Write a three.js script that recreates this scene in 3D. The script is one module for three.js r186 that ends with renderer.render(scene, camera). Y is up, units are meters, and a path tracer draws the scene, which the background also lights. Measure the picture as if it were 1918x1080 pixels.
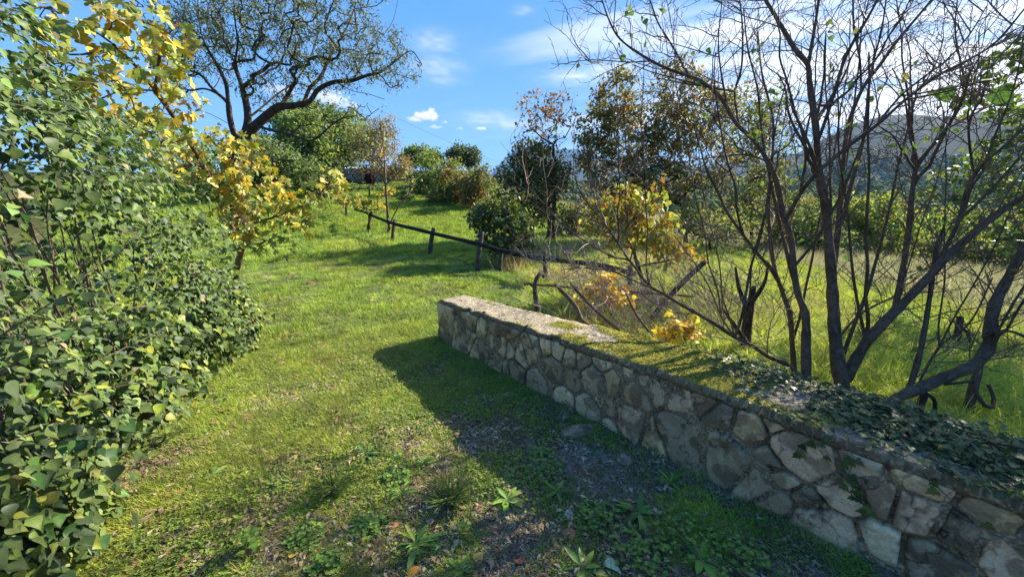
import * as THREE from 'three';
import { mergeGeometries } from 'three/addons/utils/BufferGeometryUtils.js';

// ------------------------------------------------------------------ camera, sky, sun, exposure
const V = (x, y, z) => new THREE.Vector3(x, y, z);
const scene = new THREE.Scene();
const EYE = 1.6, FPX = 720, PITCH = Math.atan(190 / 720);
const camera = new THREE.PerspectiveCamera(2 * Math.atan(540 / FPX) * 180 / Math.PI, 1918 / 1080, 0.05, 60000);
camera.position.set(0, EYE, 0);
camera.rotation.set(-PITCH, 0, 0);
scene.add(camera);
const renderer = new THREE.WebGLRenderer({ antialias: true });
renderer.toneMapping = THREE.LinearToneMapping;
renderer.toneMappingExposure = 3.5;
renderer.shadowMap.enabled = true;
renderer.setSize(1024, 576);
const SUN = V(0.72, 0.515, -0.47).normalize();
const sunLight = new THREE.DirectionalLight(new THREE.Color(1, 0.92, 0.77), 5);
sunLight.name = 'sun';
sunLight.position.copy(SUN).multiplyScalar(60);
sunLight.castShadow = true;
sunLight.shadow.mapSize.set(4096, 4096);
Object.assign(sunLight.shadow.camera, { left: -30, right: 30, top: 30, bottom: -30, near: 1, far: 160 });
scene.add(sunLight);
scene.fog = new THREE.FogExp2(new THREE.Color(0.26, 0.52, 1.0), 0.00006);

// ------------------------------------------------------------------ numbers
function rngOf(a) { return () => { a |= 0; a = a + 0x6D2B79F5 | 0; let t = Math.imul(a ^ a >>> 15, 1 | a); t = t + Math.imul(t ^ t >>> 7, 61 | t) ^ t; return ((t ^ t >>> 14) >>> 0) / 4294967296; }; }
const clamp = THREE.MathUtils.clamp, lerp = THREE.MathUtils.lerp;
const sm = (a, b, x) => { const t = clamp((x - a) / (b - a), 0, 1); return t * t * (3 - 2 * t); };
function h2(x, y, s) { let h = Math.imul(x | 0, 374761393) + Math.imul(y | 0, 668265263) + Math.imul(s | 0, 1274126177); h = Math.imul(h ^ h >>> 13, 1274126177); return ((h ^ h >>> 16) >>> 0) / 4294967296; }
function vn(x, y, s = 0, per = 0) {
  const ix = Math.floor(x), iy = Math.floor(y); let fx = x - ix, fy = y - iy; fx = fx * fx * (3 - 2 * fx); fy = fy * fy * (3 - 2 * fy);
  const w = (i) => per ? ((i % per) + per) % per : i;
  const a = h2(w(ix), w(iy), s), b = h2(w(ix + 1), w(iy), s), c = h2(w(ix), w(iy + 1), s), d = h2(w(ix + 1), w(iy + 1), s);
  return a + (b - a) * fx + (c - a) * fy + (a - b - c + d) * fx * fy;
}
function fbm(x, y, oct = 4, s = 0, per = 0) { let v = 0, a = .5, n = 0; for (let i = 0; i < oct; i++) { v += a * vn(x, y, s + i * 17, per); n += a; a *= .5; x *= 2; y *= 2; per *= 2; } return v / n; }
const n3 = (x, y, z, s = 0) => (vn(x + z * .7, y - z * .3, s) + vn(y + 3.1, z + x * .4, s + 5) + vn(z * .9 + 7.7, x - y * .5, s + 9)) / 3;

// ------------------------------------------------------------------ from a pixel of the photograph to a ray in the place
const FW = V(0, -Math.sin(PITCH), -Math.cos(PITCH)), UPV = V(0, Math.cos(PITCH), -Math.sin(PITCH));
const rayOf = (u, v) => V((u - 959) / FPX, 0, 0).addScaledVector(UPV, -(v - 540) / FPX).add(FW);
const P = (u, v, d) => rayOf(u, v).multiplyScalar(d).add(V(0, EYE, 0));
function proj(p) { const q = p.clone().sub(V(0, EYE, 0)), d = q.dot(FW); return [959 + q.x / d * FPX, 540 - q.dot(UPV) / d * FPX, d]; }

// ------------------------------------------------------------------ the lie of the land
function terrain(x, z) {
  const r = Math.hypot(x, z), az = Math.atan2(x, -z) * 180 / Math.PI;
  let h = 0;
  h += .125 * Math.max(0, -z - 13) * sm(7, -5, x) * (1 - sm(26, 60, -z) * .35);
  const dx = Math.max(0, x - 2.2); h -= .115 * dx * dx / (dx + 2.0) * (1 - sm(40, 120, r));
  h += .05 * (vn(x * .5, z * .5, 3) - .5) + .028 * (vn(x * 1.9, z * 1.9, 4) - .5) + .012 * (vn(x * 7, z * 7, 6) - .5);
  if (r > 45) {
    const right = sm(-6, 2, az), k = sm(45, 130, r);
    let far = lerp(3.2 + .004 * r, -.09 * Math.min(r, 110) - 2, right);
    if (right > 0) {
      far += right * (sm(300, 1500, r) * 26);
      const rb = sm(24, 45, az) * (1 - .25 * sm(49, 62, az)) * (.93 + .07 * Math.sin(az * .5)) + .05 * vn(az * .3, 1, 8);
      far += right * sm(1150, 2700, r) * (rb * 318 + 60 * (fbm(x / 420, z / 420, 4, 21) - .5));
      far += sm(4200, 8300, r) * right * (460 + 360 * sm(-9, -1, az) * (1 - sm(6, 18, az)) * (0.75 + .5 * vn(az * .28, 3, 31)) + 130 * fbm(x / 900, z / 900, 4, 33) - 180);
    }
    h = lerp(h, far, k);
  }
  return h;
}
function G(u, v) {                                    // where a pixel's ray meets the ground
  const d = rayOf(u, v); let t = .8;
  for (let i = 0; i < 4000; i++) { const y = EYE + d.y * t, g = terrain(d.x * t, d.z * t); if (y <= g) break; t += Math.max(.004, (y - g) * .4); }
  return V(d.x * t, terrain(d.x * t, d.z * t), d.z * t);
}

// ------------------------------------------------------------------ sky
{
  const W = 4096, H = 2048, data = new Float32Array(W * H * 4);
  const dirOf = (u, v) => { const d = rayOf(u, v).normalize(); return [Math.atan2(d.z, d.x), Math.asin(d.y)]; };
  const puffs = [[795, 219, 26, 11, 1], [775, 224, 16, 7, .8], [806, 213, 14, 9, 1], [812, 238, 16, 4, .55], [833, 229, 7, 3, .5], [862, 241, 10, 3, .4], [898, 241, 13, 4, .85], [616, 186, 34, 16, .8], [650, 198, 24, 8, .6], [520, 170, 30, 12, .4]]
    .map(([u, v, a, b, k]) => [...dirOf(u, v), a / FPX * .92, b / FPX * .92, k]);
  const wisps = [[815, 80, 34, 16, .28], [820, 125, 40, 15, .30], [830, 150, 30, 8, .2], [915, 222, 50, 11, .36], [960, 232, 40, 10, .4], [1090, 142, 55, 12, .5], [1150, 130, 60, 14, .5], [980, 20, 16, 6, .2], [1120, 70, 60, 30, .22]]
    .map(([u, v, a, b, k]) => [...dirOf(u, v), a / FPX, b / FPX, k]);
  for (let row = 0; row < H; row++) {
    const el = ((row + .5) / H - .5) * Math.PI, sy = Math.sin(el);
    for (let col = 0; col < W; col++) {
      const az = ((col + .5) / W - .5) * 2 * Math.PI, i = (row * W + col) * 4;
      if (el < -.02) { data[i] = .06; data[i + 1] = .065; data[i + 2] = .06; data[i + 3] = 1; continue; }
      const x = Math.cos(az) * Math.cos(el), z = Math.sin(az) * Math.cos(el), mu = x * SUN.x + sy * SUN.y + z * SUN.z;
      const t = Math.pow(1 - Math.max(0, sy), 3.2);
      let r = lerp(.021, .105, t), g = lerp(.103, .208, t), b = lerp(.305, .315, t);
      const glow = Math.pow(Math.max(0, mu), 6) * .12 + Math.pow(Math.max(0, mu), 40) * .4;
      r += glow * .95; g += glow * .9; b += glow * .72;
      let c = 0;
      if (el > .03) {                                // high thin cloud towards the sun
        const k = 1 / (sy + .12), px = x * k, pz = z * k;
        const st = fbm(px * 1.1 + pz * .5 + 3, pz * 3.4 - px * 1.6, 5, 51), br = fbm(px * .5, pz * .5, 3, 61);
        c = sm(.46, .78, st * .62 + br * .38 + .16 * sm(.35, .95, mu)) * (.08 + .92 * sm(.5, .9, mu)) * sm(.03, .12, el);
      }
      for (const [a0, e0, wa, we, k] of wisps) {
        const da = (az - a0) / wa, de = (el - e0) / we, q = da * da + de * de;
        if (q < 4) c = Math.max(c, k * Math.exp(-q * 1.1) * (.5 + 1.0 * vn(az * 60 + el * 30, el * 160, 71)));
      }
      let w = 0, shade = 1;
      for (const [a0, e0, wa, we, k] of puffs) {
        const da = (az - a0) / wa, de = (el - e0) / we; if (Math.abs(da) > 2.4 || Math.abs(de) > 2.6) continue;
        const q = Math.sqrt(da * da + de * de * (de < 0 ? 2.2 : 1)) + .75 * (fbm(az * 170, el * 200, 4, 81) - .5) * 1.6, m = k * sm(1.05, .45, q);
        if (m > w) { w = m; shade = sm(-1.0, .7, de + da * .3); }
      }
      const cl = .35 + .22 * Math.pow(Math.max(0, mu), 4);
      r = lerp(r, cl, c); g = lerp(g, cl, c); b = lerp(b, cl * 1.02, c);
      r = lerp(r, lerp(.19, .38, shade), w); g = lerp(g, lerp(.21, .37, shade), w); b = lerp(b, lerp(.28, .37, shade), w);
      data[i] = r; data[i + 1] = g; data[i + 2] = b; data[i + 3] = 1;
    }
  }
  const t = new THREE.DataTexture(data, W, H, THREE.RGBAFormat, THREE.FloatType);
  t.mapping = THREE.EquirectangularReflectionMapping; t.magFilter = t.minFilter = THREE.LinearFilter; t.needsUpdate = true;
  scene.background = t; scene.environment = t;
}

// ------------------------------------------------------------------ textures and materials
function tex(n, fn, rep = 1, srgb = false) {          // a tileable picture of n x n pixels from fn(x, y) in 0..1 -> [r, g, b] or grey
  const d = new Uint8Array(n * n * 4);
  for (let j = 0; j < n; j++) for (let i = 0; i < n; i++) {
    const c = fn(i / n, j / n), k = (j * n + i) * 4, a = Array.isArray(c) ? c : [c, c, c];
    for (let q = 0; q < 3; q++) d[k + q] = clamp(a[q], 0, 1) * 255; d[k + 3] = 255;
  }
  const t = new THREE.DataTexture(d, n, n); t.wrapS = t.wrapT = THREE.RepeatWrapping; t.magFilter = THREE.LinearFilter; t.minFilter = THREE.LinearMipmapLinearFilter; t.generateMipmaps = true;
  if (srgb) t.colorSpace = THREE.SRGBColorSpace; t.repeat.set(rep, rep); t.needsUpdate = true; return t;
}
const barkH = tex(256, (x, y) => { const w = fbm(x * 4, y * 4, 3, 5, 4); return .55 * Math.abs(2 * fbm(x * 10 + w, y * 3, 4, 1, 1) - 1) + .45 * fbm(x * 16, y * 16, 4, 2, 16); });
const barkC = tex(256, (x, y) => { const g = fbm(x * 6, y * 6, 4, 7, 6), l = sm(.56, .68, fbm(x * 9, y * 9, 4, 9, 9)), k = Math.abs(2 * fbm(x * 14, y * 5, 3, 3, 1) - 1); const v = .35 + .8 * g - sm(.12, 0, k) * .3; return [v + l * .75, v + l * .72, v + l * .55]; });
const veinC = tex(128, (x, y) => { const a = Math.abs(x < .5 ? x : x - 1), m = sm(.03, .008, a), s = sm(.80, .98, Math.cos((y - a * 1.1) * 2 * Math.PI * 7)) * sm(.0, .05, a), n = fbm(x * 5, y * 5, 3, 77, 5), b = sm(.70, .78, fbm(x * 4 + 2, y * 4, 3, 79, 4)); const v = .78 + .3 * (n - .3) + m * .3 + s * .14; return [v + b * .1, v - b * .22, v - b * .25]; });
const soilC = tex(1024, (x, y) => {
  const g = fbm(x * 12, y * 12, 5, 11, 12), f = vn(x * 220, y * 220, 13, 220), s = sm(.80, .9, vn(x * 90, y * 90, 14, 90)), dk = sm(.66, .8, fbm(x * 40, y * 40, 2, 18, 40));
  const v = .38 + .5 * g + .26 * (f - .5) + s * .35 - dk * .25; return [v * 1.03, v, v * .96];
});
const soilH = tex(1024, (x, y) => .45 * fbm(x * 14, y * 14, 5, 11, 14) + .35 * vn(x * 170, y * 170, 13, 170) + .2 * sm(.7, .9, vn(x * 90, y * 90, 14, 90)));
const stoneC = tex(512, (x, y) => {
  const a = fbm(x * 3, y * 3, 5, 23, 3), b = sm(.52, .64, fbm(x * 7, y * 7, 5, 27, 7)), f = vn(x * 130, y * 130, 29, 130), cr = Math.abs(2 * fbm(x * 5, y * 5, 4, 31, 5) - 1);
  const v = .48 + .62 * (a - .2) + .22 * (f - .5) - sm(.06, 0, cr) * .38, li = sm(.62, .7, fbm(x * 15, y * 15, 4, 37, 15));
  const dk = .55 + .45 * (1 - b); return [v * dk * 1.13 + li * .25, v * dk + li * .22, v * dk * .85 + li * .16];
});
const stoneH = tex(512, (x, y) => .5 * fbm(x * 5, y * 5, 5, 41, 5) + .3 * Math.abs(2 * fbm(x * 9, y * 9, 4, 43, 9) - 1) + .2 * vn(x * 90, y * 90, 47, 90));
const gritC = tex(512, (x, y) => { const p = vn(x * 80, y * 80, 53, 80), q = vn(x * 40, y * 40, 57, 40), a = fbm(x * 5, y * 5, 4, 59, 5); const v = .34 + .4 * a + .5 * sm(.55, .9, p) - .28 * sm(.4, .1, q); return [v, v * .97, v * .9]; });
const gritH = tex(512, (x, y) => .6 * vn(x * 80, y * 80, 53, 80) + .4 * fbm(x * 20, y * 20, 4, 57, 20));
const grainC = tex(256, (x, y) => { const g = fbm(x * 28, y * 3, 4, 67, 1), c = sm(.62, .7, fbm(x * 40, y * 4, 2, 69, 2)); const v = .5 + .7 * (g - .3) - c * .3; return [v, v, v]; });
const grainH = tex(256, (x, y) => fbm(x * 30, y * 3, 4, 67, 1));
const M = {};
const std = (o) => new THREE.MeshPhysicalMaterial({ roughness: .9, specularIntensity: .22, ...o });
const col = (r, g, b) => new THREE.Color().setRGB(r, g, b);
M.ground = std({ vertexColors: true, specularIntensity: .04, map: soilC, bumpMap: soilH, bumpScale: .014, roughness: 1 });
M.bark = std({ color: col(.15, .10, .065), map: barkC, bumpMap: barkH, bumpScale: .016 });
M.barkDark = std({ color: col(.07, .047, .032), map: barkC, bumpMap: barkH, bumpScale: .012 });
M.barkPale = std({ color: col(.26, .22, .19), map: barkC, bumpMap: barkH, bumpScale: .004 });
M.twig = std({ color: col(.17, .115, .085), roughness: .55 });
M.twigPale = std({ color: col(.30, .25, .21), roughness: .7 });
M.mortar = std({ color: col(.42, .30, .185), map: gritC, bumpMap: gritH, bumpScale: .007 });
M.coping = std({ vertexColors: true, map: gritC, bumpMap: gritH, bumpScale: .006 });
M.wood = std({ color: col(.16, .135, .115), map: grainC, bumpMap: grainH, bumpScale: .004 });
M.woodDark = std({ color: col(.055, .046, .042), map: grainC, bumpMap: grainH, bumpScale: .004 });
M.woodRed = std({ color: col(.33, .19, .12), map: grainC, bumpMap: grainH, bumpScale: .003 });
M.cable = std({ color: col(.08, .08, .09), roughness: .6 });
const leafMat = (o = {}) => new THREE.MeshPhysicalMaterial({ side: THREE.DoubleSide, roughness: .95, transmission: .38, thickness: 0, specularIntensity: .5, clearcoat: .3, clearcoatRoughness: .42, ...o });
M.leaf = leafMat({ vertexColors: true, map: veinC, clearcoat: .3 });
M.leafMatt = leafMat({ vertexColors: true, clearcoat: .05, transmission: .5 });
M.leafGloss = leafMat({ vertexColors: true, map: veinC, clearcoat: .4, clearcoatRoughness: .4, transmission: .28 });
M.grass = leafMat({ clearcoat: .10, clearcoatRoughness: .5, transmission: .5 });
M.grassV = leafMat({ vertexColors: true, clearcoat: .10, clearcoatRoughness: .5, transmission: .5 });
M.dead = leafMat({ vertexColors: true, clearcoat: 0, transmission: .15 });

// ------------------------------------------------------------------ builders
const taken = {};
function numbered(n) { const k = taken[n] = (taken[n] ?? -1) + 1; return k ? n + '_' + String(k).padStart(3, '0') : n; }
function shade(o) { o.castShadow = o.receiveShadow = true; return o; }
function tag(o, label, category, group) { o.userData.label = label; if (category) o.userData.category = category; if (group) o.userData.group = group; return o; }
function thing(name, label, category, p = V(0, 0, 0), group) { const o = new THREE.Group(); o.name = numbered(name); o.position.copy(p); scene.add(o); return tag(o, label, category, group); }
function place(mesh, parent) {                         // geometry is modelled in the place's metres; a thing's own base is subtracted
  if (parent && parent !== scene) { let q = parent; const off = V(0, 0, 0); while (q && q !== scene) { off.add(q.position); q = q.parent; } mesh.position.sub(off); }
  (parent ?? scene).add(mesh); return shade(mesh);
}
function part(name, geo, mat, parent, kind) { const m = new THREE.Mesh(geo, mat); m.name = parent ? name : numbered(name); if (kind) m.userData.kind = kind; return place(m, parent); }
class Bag {
  constructor() { this.p = []; this.uv = []; this.c = []; this.i = []; }
  get empty() { return !this.i.length; }
  leaf(T, L) {                                         // T a template, L a leaf {p, X, Y, Z, s, c}
    const b = this.p.length / 3, { p, X, Y, Z, s, c } = L, k = L.w ?? 1;
    for (let n = 0; n < T.v.length; n += 3) {
      const x = T.v[n] * s * k, y = T.v[n + 1] * s, z = T.v[n + 2] * s;
      this.p.push(p.x + X.x * x + Y.x * y + Z.x * z, p.y + X.y * x + Y.y * y + Z.y * z, p.z + X.z * x + Y.z * y + Z.z * z);
      this.uv.push(T.v[n], T.v[n + 1]); this.c.push(c[0], c[1], c[2]);
    }
    for (const j of T.f) this.i.push(b + j);
  }
  tube(pts, rad, sides = 6, c = [1, 1, 1], vs = 3) {
    const n = pts.length; if (n < 2) return; const b = this.p.length / 3; let N = null, len = 0; const T = V(0, 0, 0), B = V(0, 0, 0);
    for (let i = 0; i < n; i++) {
      T.copy(pts[Math.min(n - 1, i + 1)]).sub(pts[Math.max(0, i - 1)]); if (T.lengthSq() < 1e-12) T.set(0, 1, 0); T.normalize();
      if (!N) { N = Math.abs(T.y) < .9 ? V(0, 1, 0) : V(1, 0, 0); }
      N.addScaledVector(T, -N.dot(T)); if (N.lengthSq() < 1e-8) { N.set(1, 0, .3); N.addScaledVector(T, -N.dot(T)); } N.normalize(); B.crossVectors(T, N);
      if (i) len += pts[i].distanceTo(pts[i - 1]); const r = rad[i];
      for (let k = 0; k <= sides; k++) {
        const a = k / sides * 2 * Math.PI, ca = Math.cos(a) * r, sa = Math.sin(a) * r;
        this.p.push(pts[i].x + N.x * ca + B.x * sa, pts[i].y + N.y * ca + B.y * sa, pts[i].z + N.z * ca + B.z * sa);
        this.uv.push(k / sides, len * vs); this.c.push(...c);
      }
    }
    const w = sides + 1;
    for (let i = 0; i < n - 1; i++) for (let k = 0; k < sides; k++) { const q = b + i * w + k; this.i.push(q, q + 1, q + w, q + 1, q + w + 1, q + w); }
    for (const [i, s] of [[0, 1], [n - 1, -1]]) if (rad[i] > .006) {   // end caps
      const m = this.p.length / 3; this.p.push(pts[i].x, pts[i].y, pts[i].z); this.uv.push(.5, .5); this.c.push(...c);
      for (let k = 0; k < sides; k++) { const q = b + i * w + k; s > 0 ? this.i.push(m, q + 1, q) : this.i.push(m, q, q + 1); }
    }
  }
  geo(colours = true) {
    const g = new THREE.BufferGeometry();
    g.setAttribute('position', new THREE.Float32BufferAttribute(this.p, 3)); g.setAttribute('uv', new THREE.Float32BufferAttribute(this.uv, 2));
    if (colours) g.setAttribute('color', new THREE.Float32BufferAttribute(this.c, 3));
    g.setIndex(this.i); g.computeVertexNormals(); return g;
  }
  build(name, mat, parent, kind) { return this.empty ? null : part(name, this.geo(!!mat.vertexColors), mat, parent, kind); }
}
const smooth = (pts, n) => new THREE.CatmullRomCurve3(pts, false, 'centripetal').getPoints(n);
// leaf templates: length 1 along y from the stalk, width along x, z the upper side
function bladeLeaf(rows, fold, curl, cols = 3) {
  const v = [], f = [];
  rows.forEach(([t, w], r) => { for (let c = 0; c < cols; c++) { const a = c / (cols - 1) * 2 - 1; v.push(a * w, t, Math.abs(a) * w * fold - curl * t * t + (c === 0 ? .02 : c === cols - 1 ? -.015 : 0) * Math.sin(t * 9)); } if (r) for (let c = 0; c < cols - 1; c++) { const q = (r - 1) * cols + c; f.push(q, q + 1, q + cols, q + 1, q + cols + 1, q + cols); } });
  return { v, f };
}
function fanLeaf(outline, cx, cy, bend) { const v = [cx, cy, 0], f = []; for (const [x, y] of outline) { const r = Math.hypot(x - cx, y - cy); v.push(x, y, bend * r * r * (1 + .5 * Math.sin(x * 9 + y * 5)) + .03 * Math.sin(x * 17 - y * 11)); } const n = outline.length; for (let i = 0; i < n; i++) f.push(0, 1 + (i + 1) % n, 1 + i); return { v, f }; }
const OV = [[0, .02], [.04, .19], [.12, .33], [.25, .39], [.4, .35], [.56, .25], [.72, .145], [.86, .06], [1, .004]];
const T = {
  ovate: [bladeLeaf(OV, .22, .16), bladeLeaf(OV, -.16, .28), bladeLeaf(OV, .4, .05), bladeLeaf(OV, .1, .42)],
  ovateLow: [bladeLeaf([[0, .05], [.22, .38], [.6, .28], [1, .01]], .25, .2), bladeLeaf([[0, .05], [.22, .38], [.6, .28], [1, .01]], -.2, .3)],
  lance: [bladeLeaf([[0, .03], [.2, .09], [.5, .13], [.78, .1], [1, .005]], .3, .22), bladeLeaf([[0, .02], [.3, .09], [.6, .14], [.85, .1], [1, .01]], .2, .5)],
  narrow: [bladeLeaf([[0, .02], [.35, .13], [.7, .09], [1, .005]], .3, .25)],
  chip: [{ v: [0, 0, 0, .32, .45, .1, -.32, .45, .06, 0, 1, -.12], f: [0, 1, 2, 2, 1, 3] }, { v: [0, 0, 0, .36, .5, -.08, -.3, .4, .14, 0, 1, .1], f: [0, 1, 2, 2, 1, 3] }],
  fig: [[.0, -.12, .35, .2], [.0, -.1, -.4, .34], [0, -.1, .75, .2]].map(([cx, cy, bend]) => fanLeaf([[0, 0], [.1, -.06], [.28, -.05], [.47, .08], [.5, .22], [.38, .28], [.24, .3], [.34, .42], [.46, .6], [.42, .72], [.28, .68], [.15, .55], [.17, .75], [.12, .93], [0, 1], [-.13, .92], [-.17, .74], [-.15, .55], [-.3, .7], [-.44, .7], [-.46, .58], [-.32, .42], [-.24, .3], [-.4, .27], [-.5, .2], [-.45, .06], [-.26, -.06], [-.1, -.05]], 0, .3, bend)),
  ivy: [.3, -.25].map((b) => fanLeaf([[0, 0], [.2, -.08], [.42, 0], [.5, .14], [.3, .28], [.34, .5], [.18, .56], [0, 1], [-.18, .56], [-.36, .5], [-.28, .28], [-.5, .16], [-.42, .0], [-.2, -.08]], 0, .28, b)),
  round: [fanLeaf([[0, 0], [.3, .05], [.48, .3], [.46, .6], [.28, .85], [0, .95], [-.28, .85], [-.47, .6], [-.48, .3], [-.3, .05]], 0, .4, .4)],
};
const tmplGeo = new Map();
function geoOf(t) { if (!tmplGeo.has(t)) { const g = new THREE.BufferGeometry(); g.setAttribute('position', new THREE.Float32BufferAttribute(t.v, 3)); const uv = []; for (let i = 0; i < t.v.length; i += 3) uv.push(t.v[i], t.v[i + 1]); g.setAttribute('uv', new THREE.Float32BufferAttribute(uv, 2)); g.setIndex(t.f); g.computeVertexNormals(); tmplGeo.set(t, g); } return tmplGeo.get(t); }
const matOf = new Map();
function tinted(kind, c) { const q = c.map((x) => Math.round(Math.pow(x, .45) * 14) / 14), k = kind + q.join(); if (!matOf.has(k)) { const m = M[kind].clone(); m.vertexColors = false; m.color.setRGB(...q.map((x) => Math.pow(x, 1 / .45))); matOf.set(k, m); } return matOf.get(k); }
// leaf frame: tip direction Y, facing Z as near as possible to `up`
function frame(tip, face) { const Y = tip.clone().normalize(), X = V(0, 0, 0).crossVectors(Y, face); if (X.lengthSq() < 1e-6) X.set(1, 0, 0); X.normalize(); return { X, Y, Z: V(0, 0, 0).crossVectors(X, Y) }; }
const rv = (r) => V(r() * 2 - 1, r() * 2 - 1, r() * 2 - 1);
const rg = (r) => (r() + r() + r() + r() - 2) * .87;
const pick = (r, a) => a[Math.floor(r() * a.length)];
function hue(r, a, j = .18) { const c = pick(r, a), k = 1 + (r() - .5) * 2 * j; return [c[0] * k * (1 + (r() - .5) * j), c[1] * k, c[2] * k * (1 + (r() - .5) * j)]; }
// leaves of one plant: the `most` that show largest become leaf parts of their own, the rest one part of kind stuff
function leaves(list, temps, mat, parent, most = 0, name = 'leaf') {
  let single = new Set();
  if (most) {
    const cell = new Map(), got = list.map((l) => { const [u, v, d] = proj(l.p.clone().addScaledVector(l.Y, l.s * .5)); return { l, u, v, d, k: Math.floor(u / 16) * 1000 + Math.floor(v / 16) }; }).filter((g) => g.d > .2 && g.u > -10 && g.u < 1928 && g.v > -10 && g.v < 1090);
    for (const g of got) cell.set(g.k, Math.min(cell.get(g.k) ?? 1e9, g.d));
    const eye = V(0, EYE, 0);
    got.filter((g) => g.d < cell.get(g.k) + .03).map((g) => ({ g, a: g.l.s * g.l.s / g.d / g.d * (.3 + Math.abs(g.l.Z.dot(eye.clone().sub(g.l.p).normalize()))) })).sort((a, b) => b.a - a.a).slice(0, most).forEach((x) => single.add(x.g.l));
  }
  const bag = new Bag(); let n = 0;
  for (const l of list) {
    const t = temps[n++ % temps.length];
    if (!single.has(l)) { bag.leaf(t, l); continue; }
    const m = new THREE.Mesh(geoOf(t), tinted(mat, l.c)); m.name = name;
    m.quaternion.setFromRotationMatrix(new THREE.Matrix4().makeBasis(l.X, l.Y, l.Z)); m.position.copy(l.p); m.scale.set(l.s * (l.w ?? 1), l.s, l.s); place(m, parent);
  }
  bag.build(most ? 'small_leaf_mass' : 'foliage', M[mat], parent, 'stuff');
}

// ------------------------------------------------------------------ ground: one sheet to the horizon
const wallA = V(-.80, 0, -3.92), wallT = V(.6755, 0, .7374), wallN = V(-.7374, 0, .6755), WH = .45, WW = .44, WL = 5.6;
const HT = (s) => Math.min(.458 + .03 * s, .532);
const WB = (s) => lerp(.27, WW, sm(-.1, 2.3, s));
const wpt = (s, y, w) => wallA.clone().addScaledVector(wallT, s).addScaledVector(wallN, -w).add(V(0, y, 0));   // along, up, back from the front face
const wcoord = (x, z) => { const dx = x - wallA.x, dz = z - wallA.z; return [dx * wallT.x + dz * wallT.z, -(dx * wallN.x + dz * wallN.z)]; };
function bare(x, z) {                                  // 0 lush turf .. 1 bare soil and gravel
  const n = fbm(x * 1.3 + 5, z * 1.3, 4, 101), m = fbm(x * 4.2, z * 4.2 + 9, 3, 103);
  const near = sm(-4.6, -2.2, z) * sm(3.2, 1.5, Math.abs(x)) + .9 * sm(-3.4, -2.2, z) * sm(-1.2, -2.2, x);
  let b = clamp(near, 0, 1) * sm(.29, .58, n * .6 + m * .4);
  b = Math.max(b, .15 * sm(.5, .7, n));
  const [s, w] = wcoord(x, z); if (s > -.2 && s < 5.6 && w > -.35 && w < .1) b = Math.max(b, .45 * sm(.35, .6, m) * sm(.6, 1.6, s));
  for (const [px, pz, r] of BARE) b = Math.max(b, 1.0 * sm(r, r * .4, Math.hypot(x - px, (z - pz)) + (m - .5) * r));
  return b;
}
const BARE = [[910, 828, .22], [830, 880, .17], [950, 1040, .3], [1090, 850, .22], [1190, 910, .18], [1050, 795, .2]].map(([u, v, r]) => { const p = G(u, v); return [p.x, p.z, r * .6]; });
function dryness(x, z) { return clamp(sm(6.8, 9.2, x + .3 * (vn(x, z, 7) - .5) * 4) * sm(34, 26, x) * sm(-3.4, -4.6, z) + .8 * sm(2.2, 6, x) * sm(-11, -15, z), 0, 1); }
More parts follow.
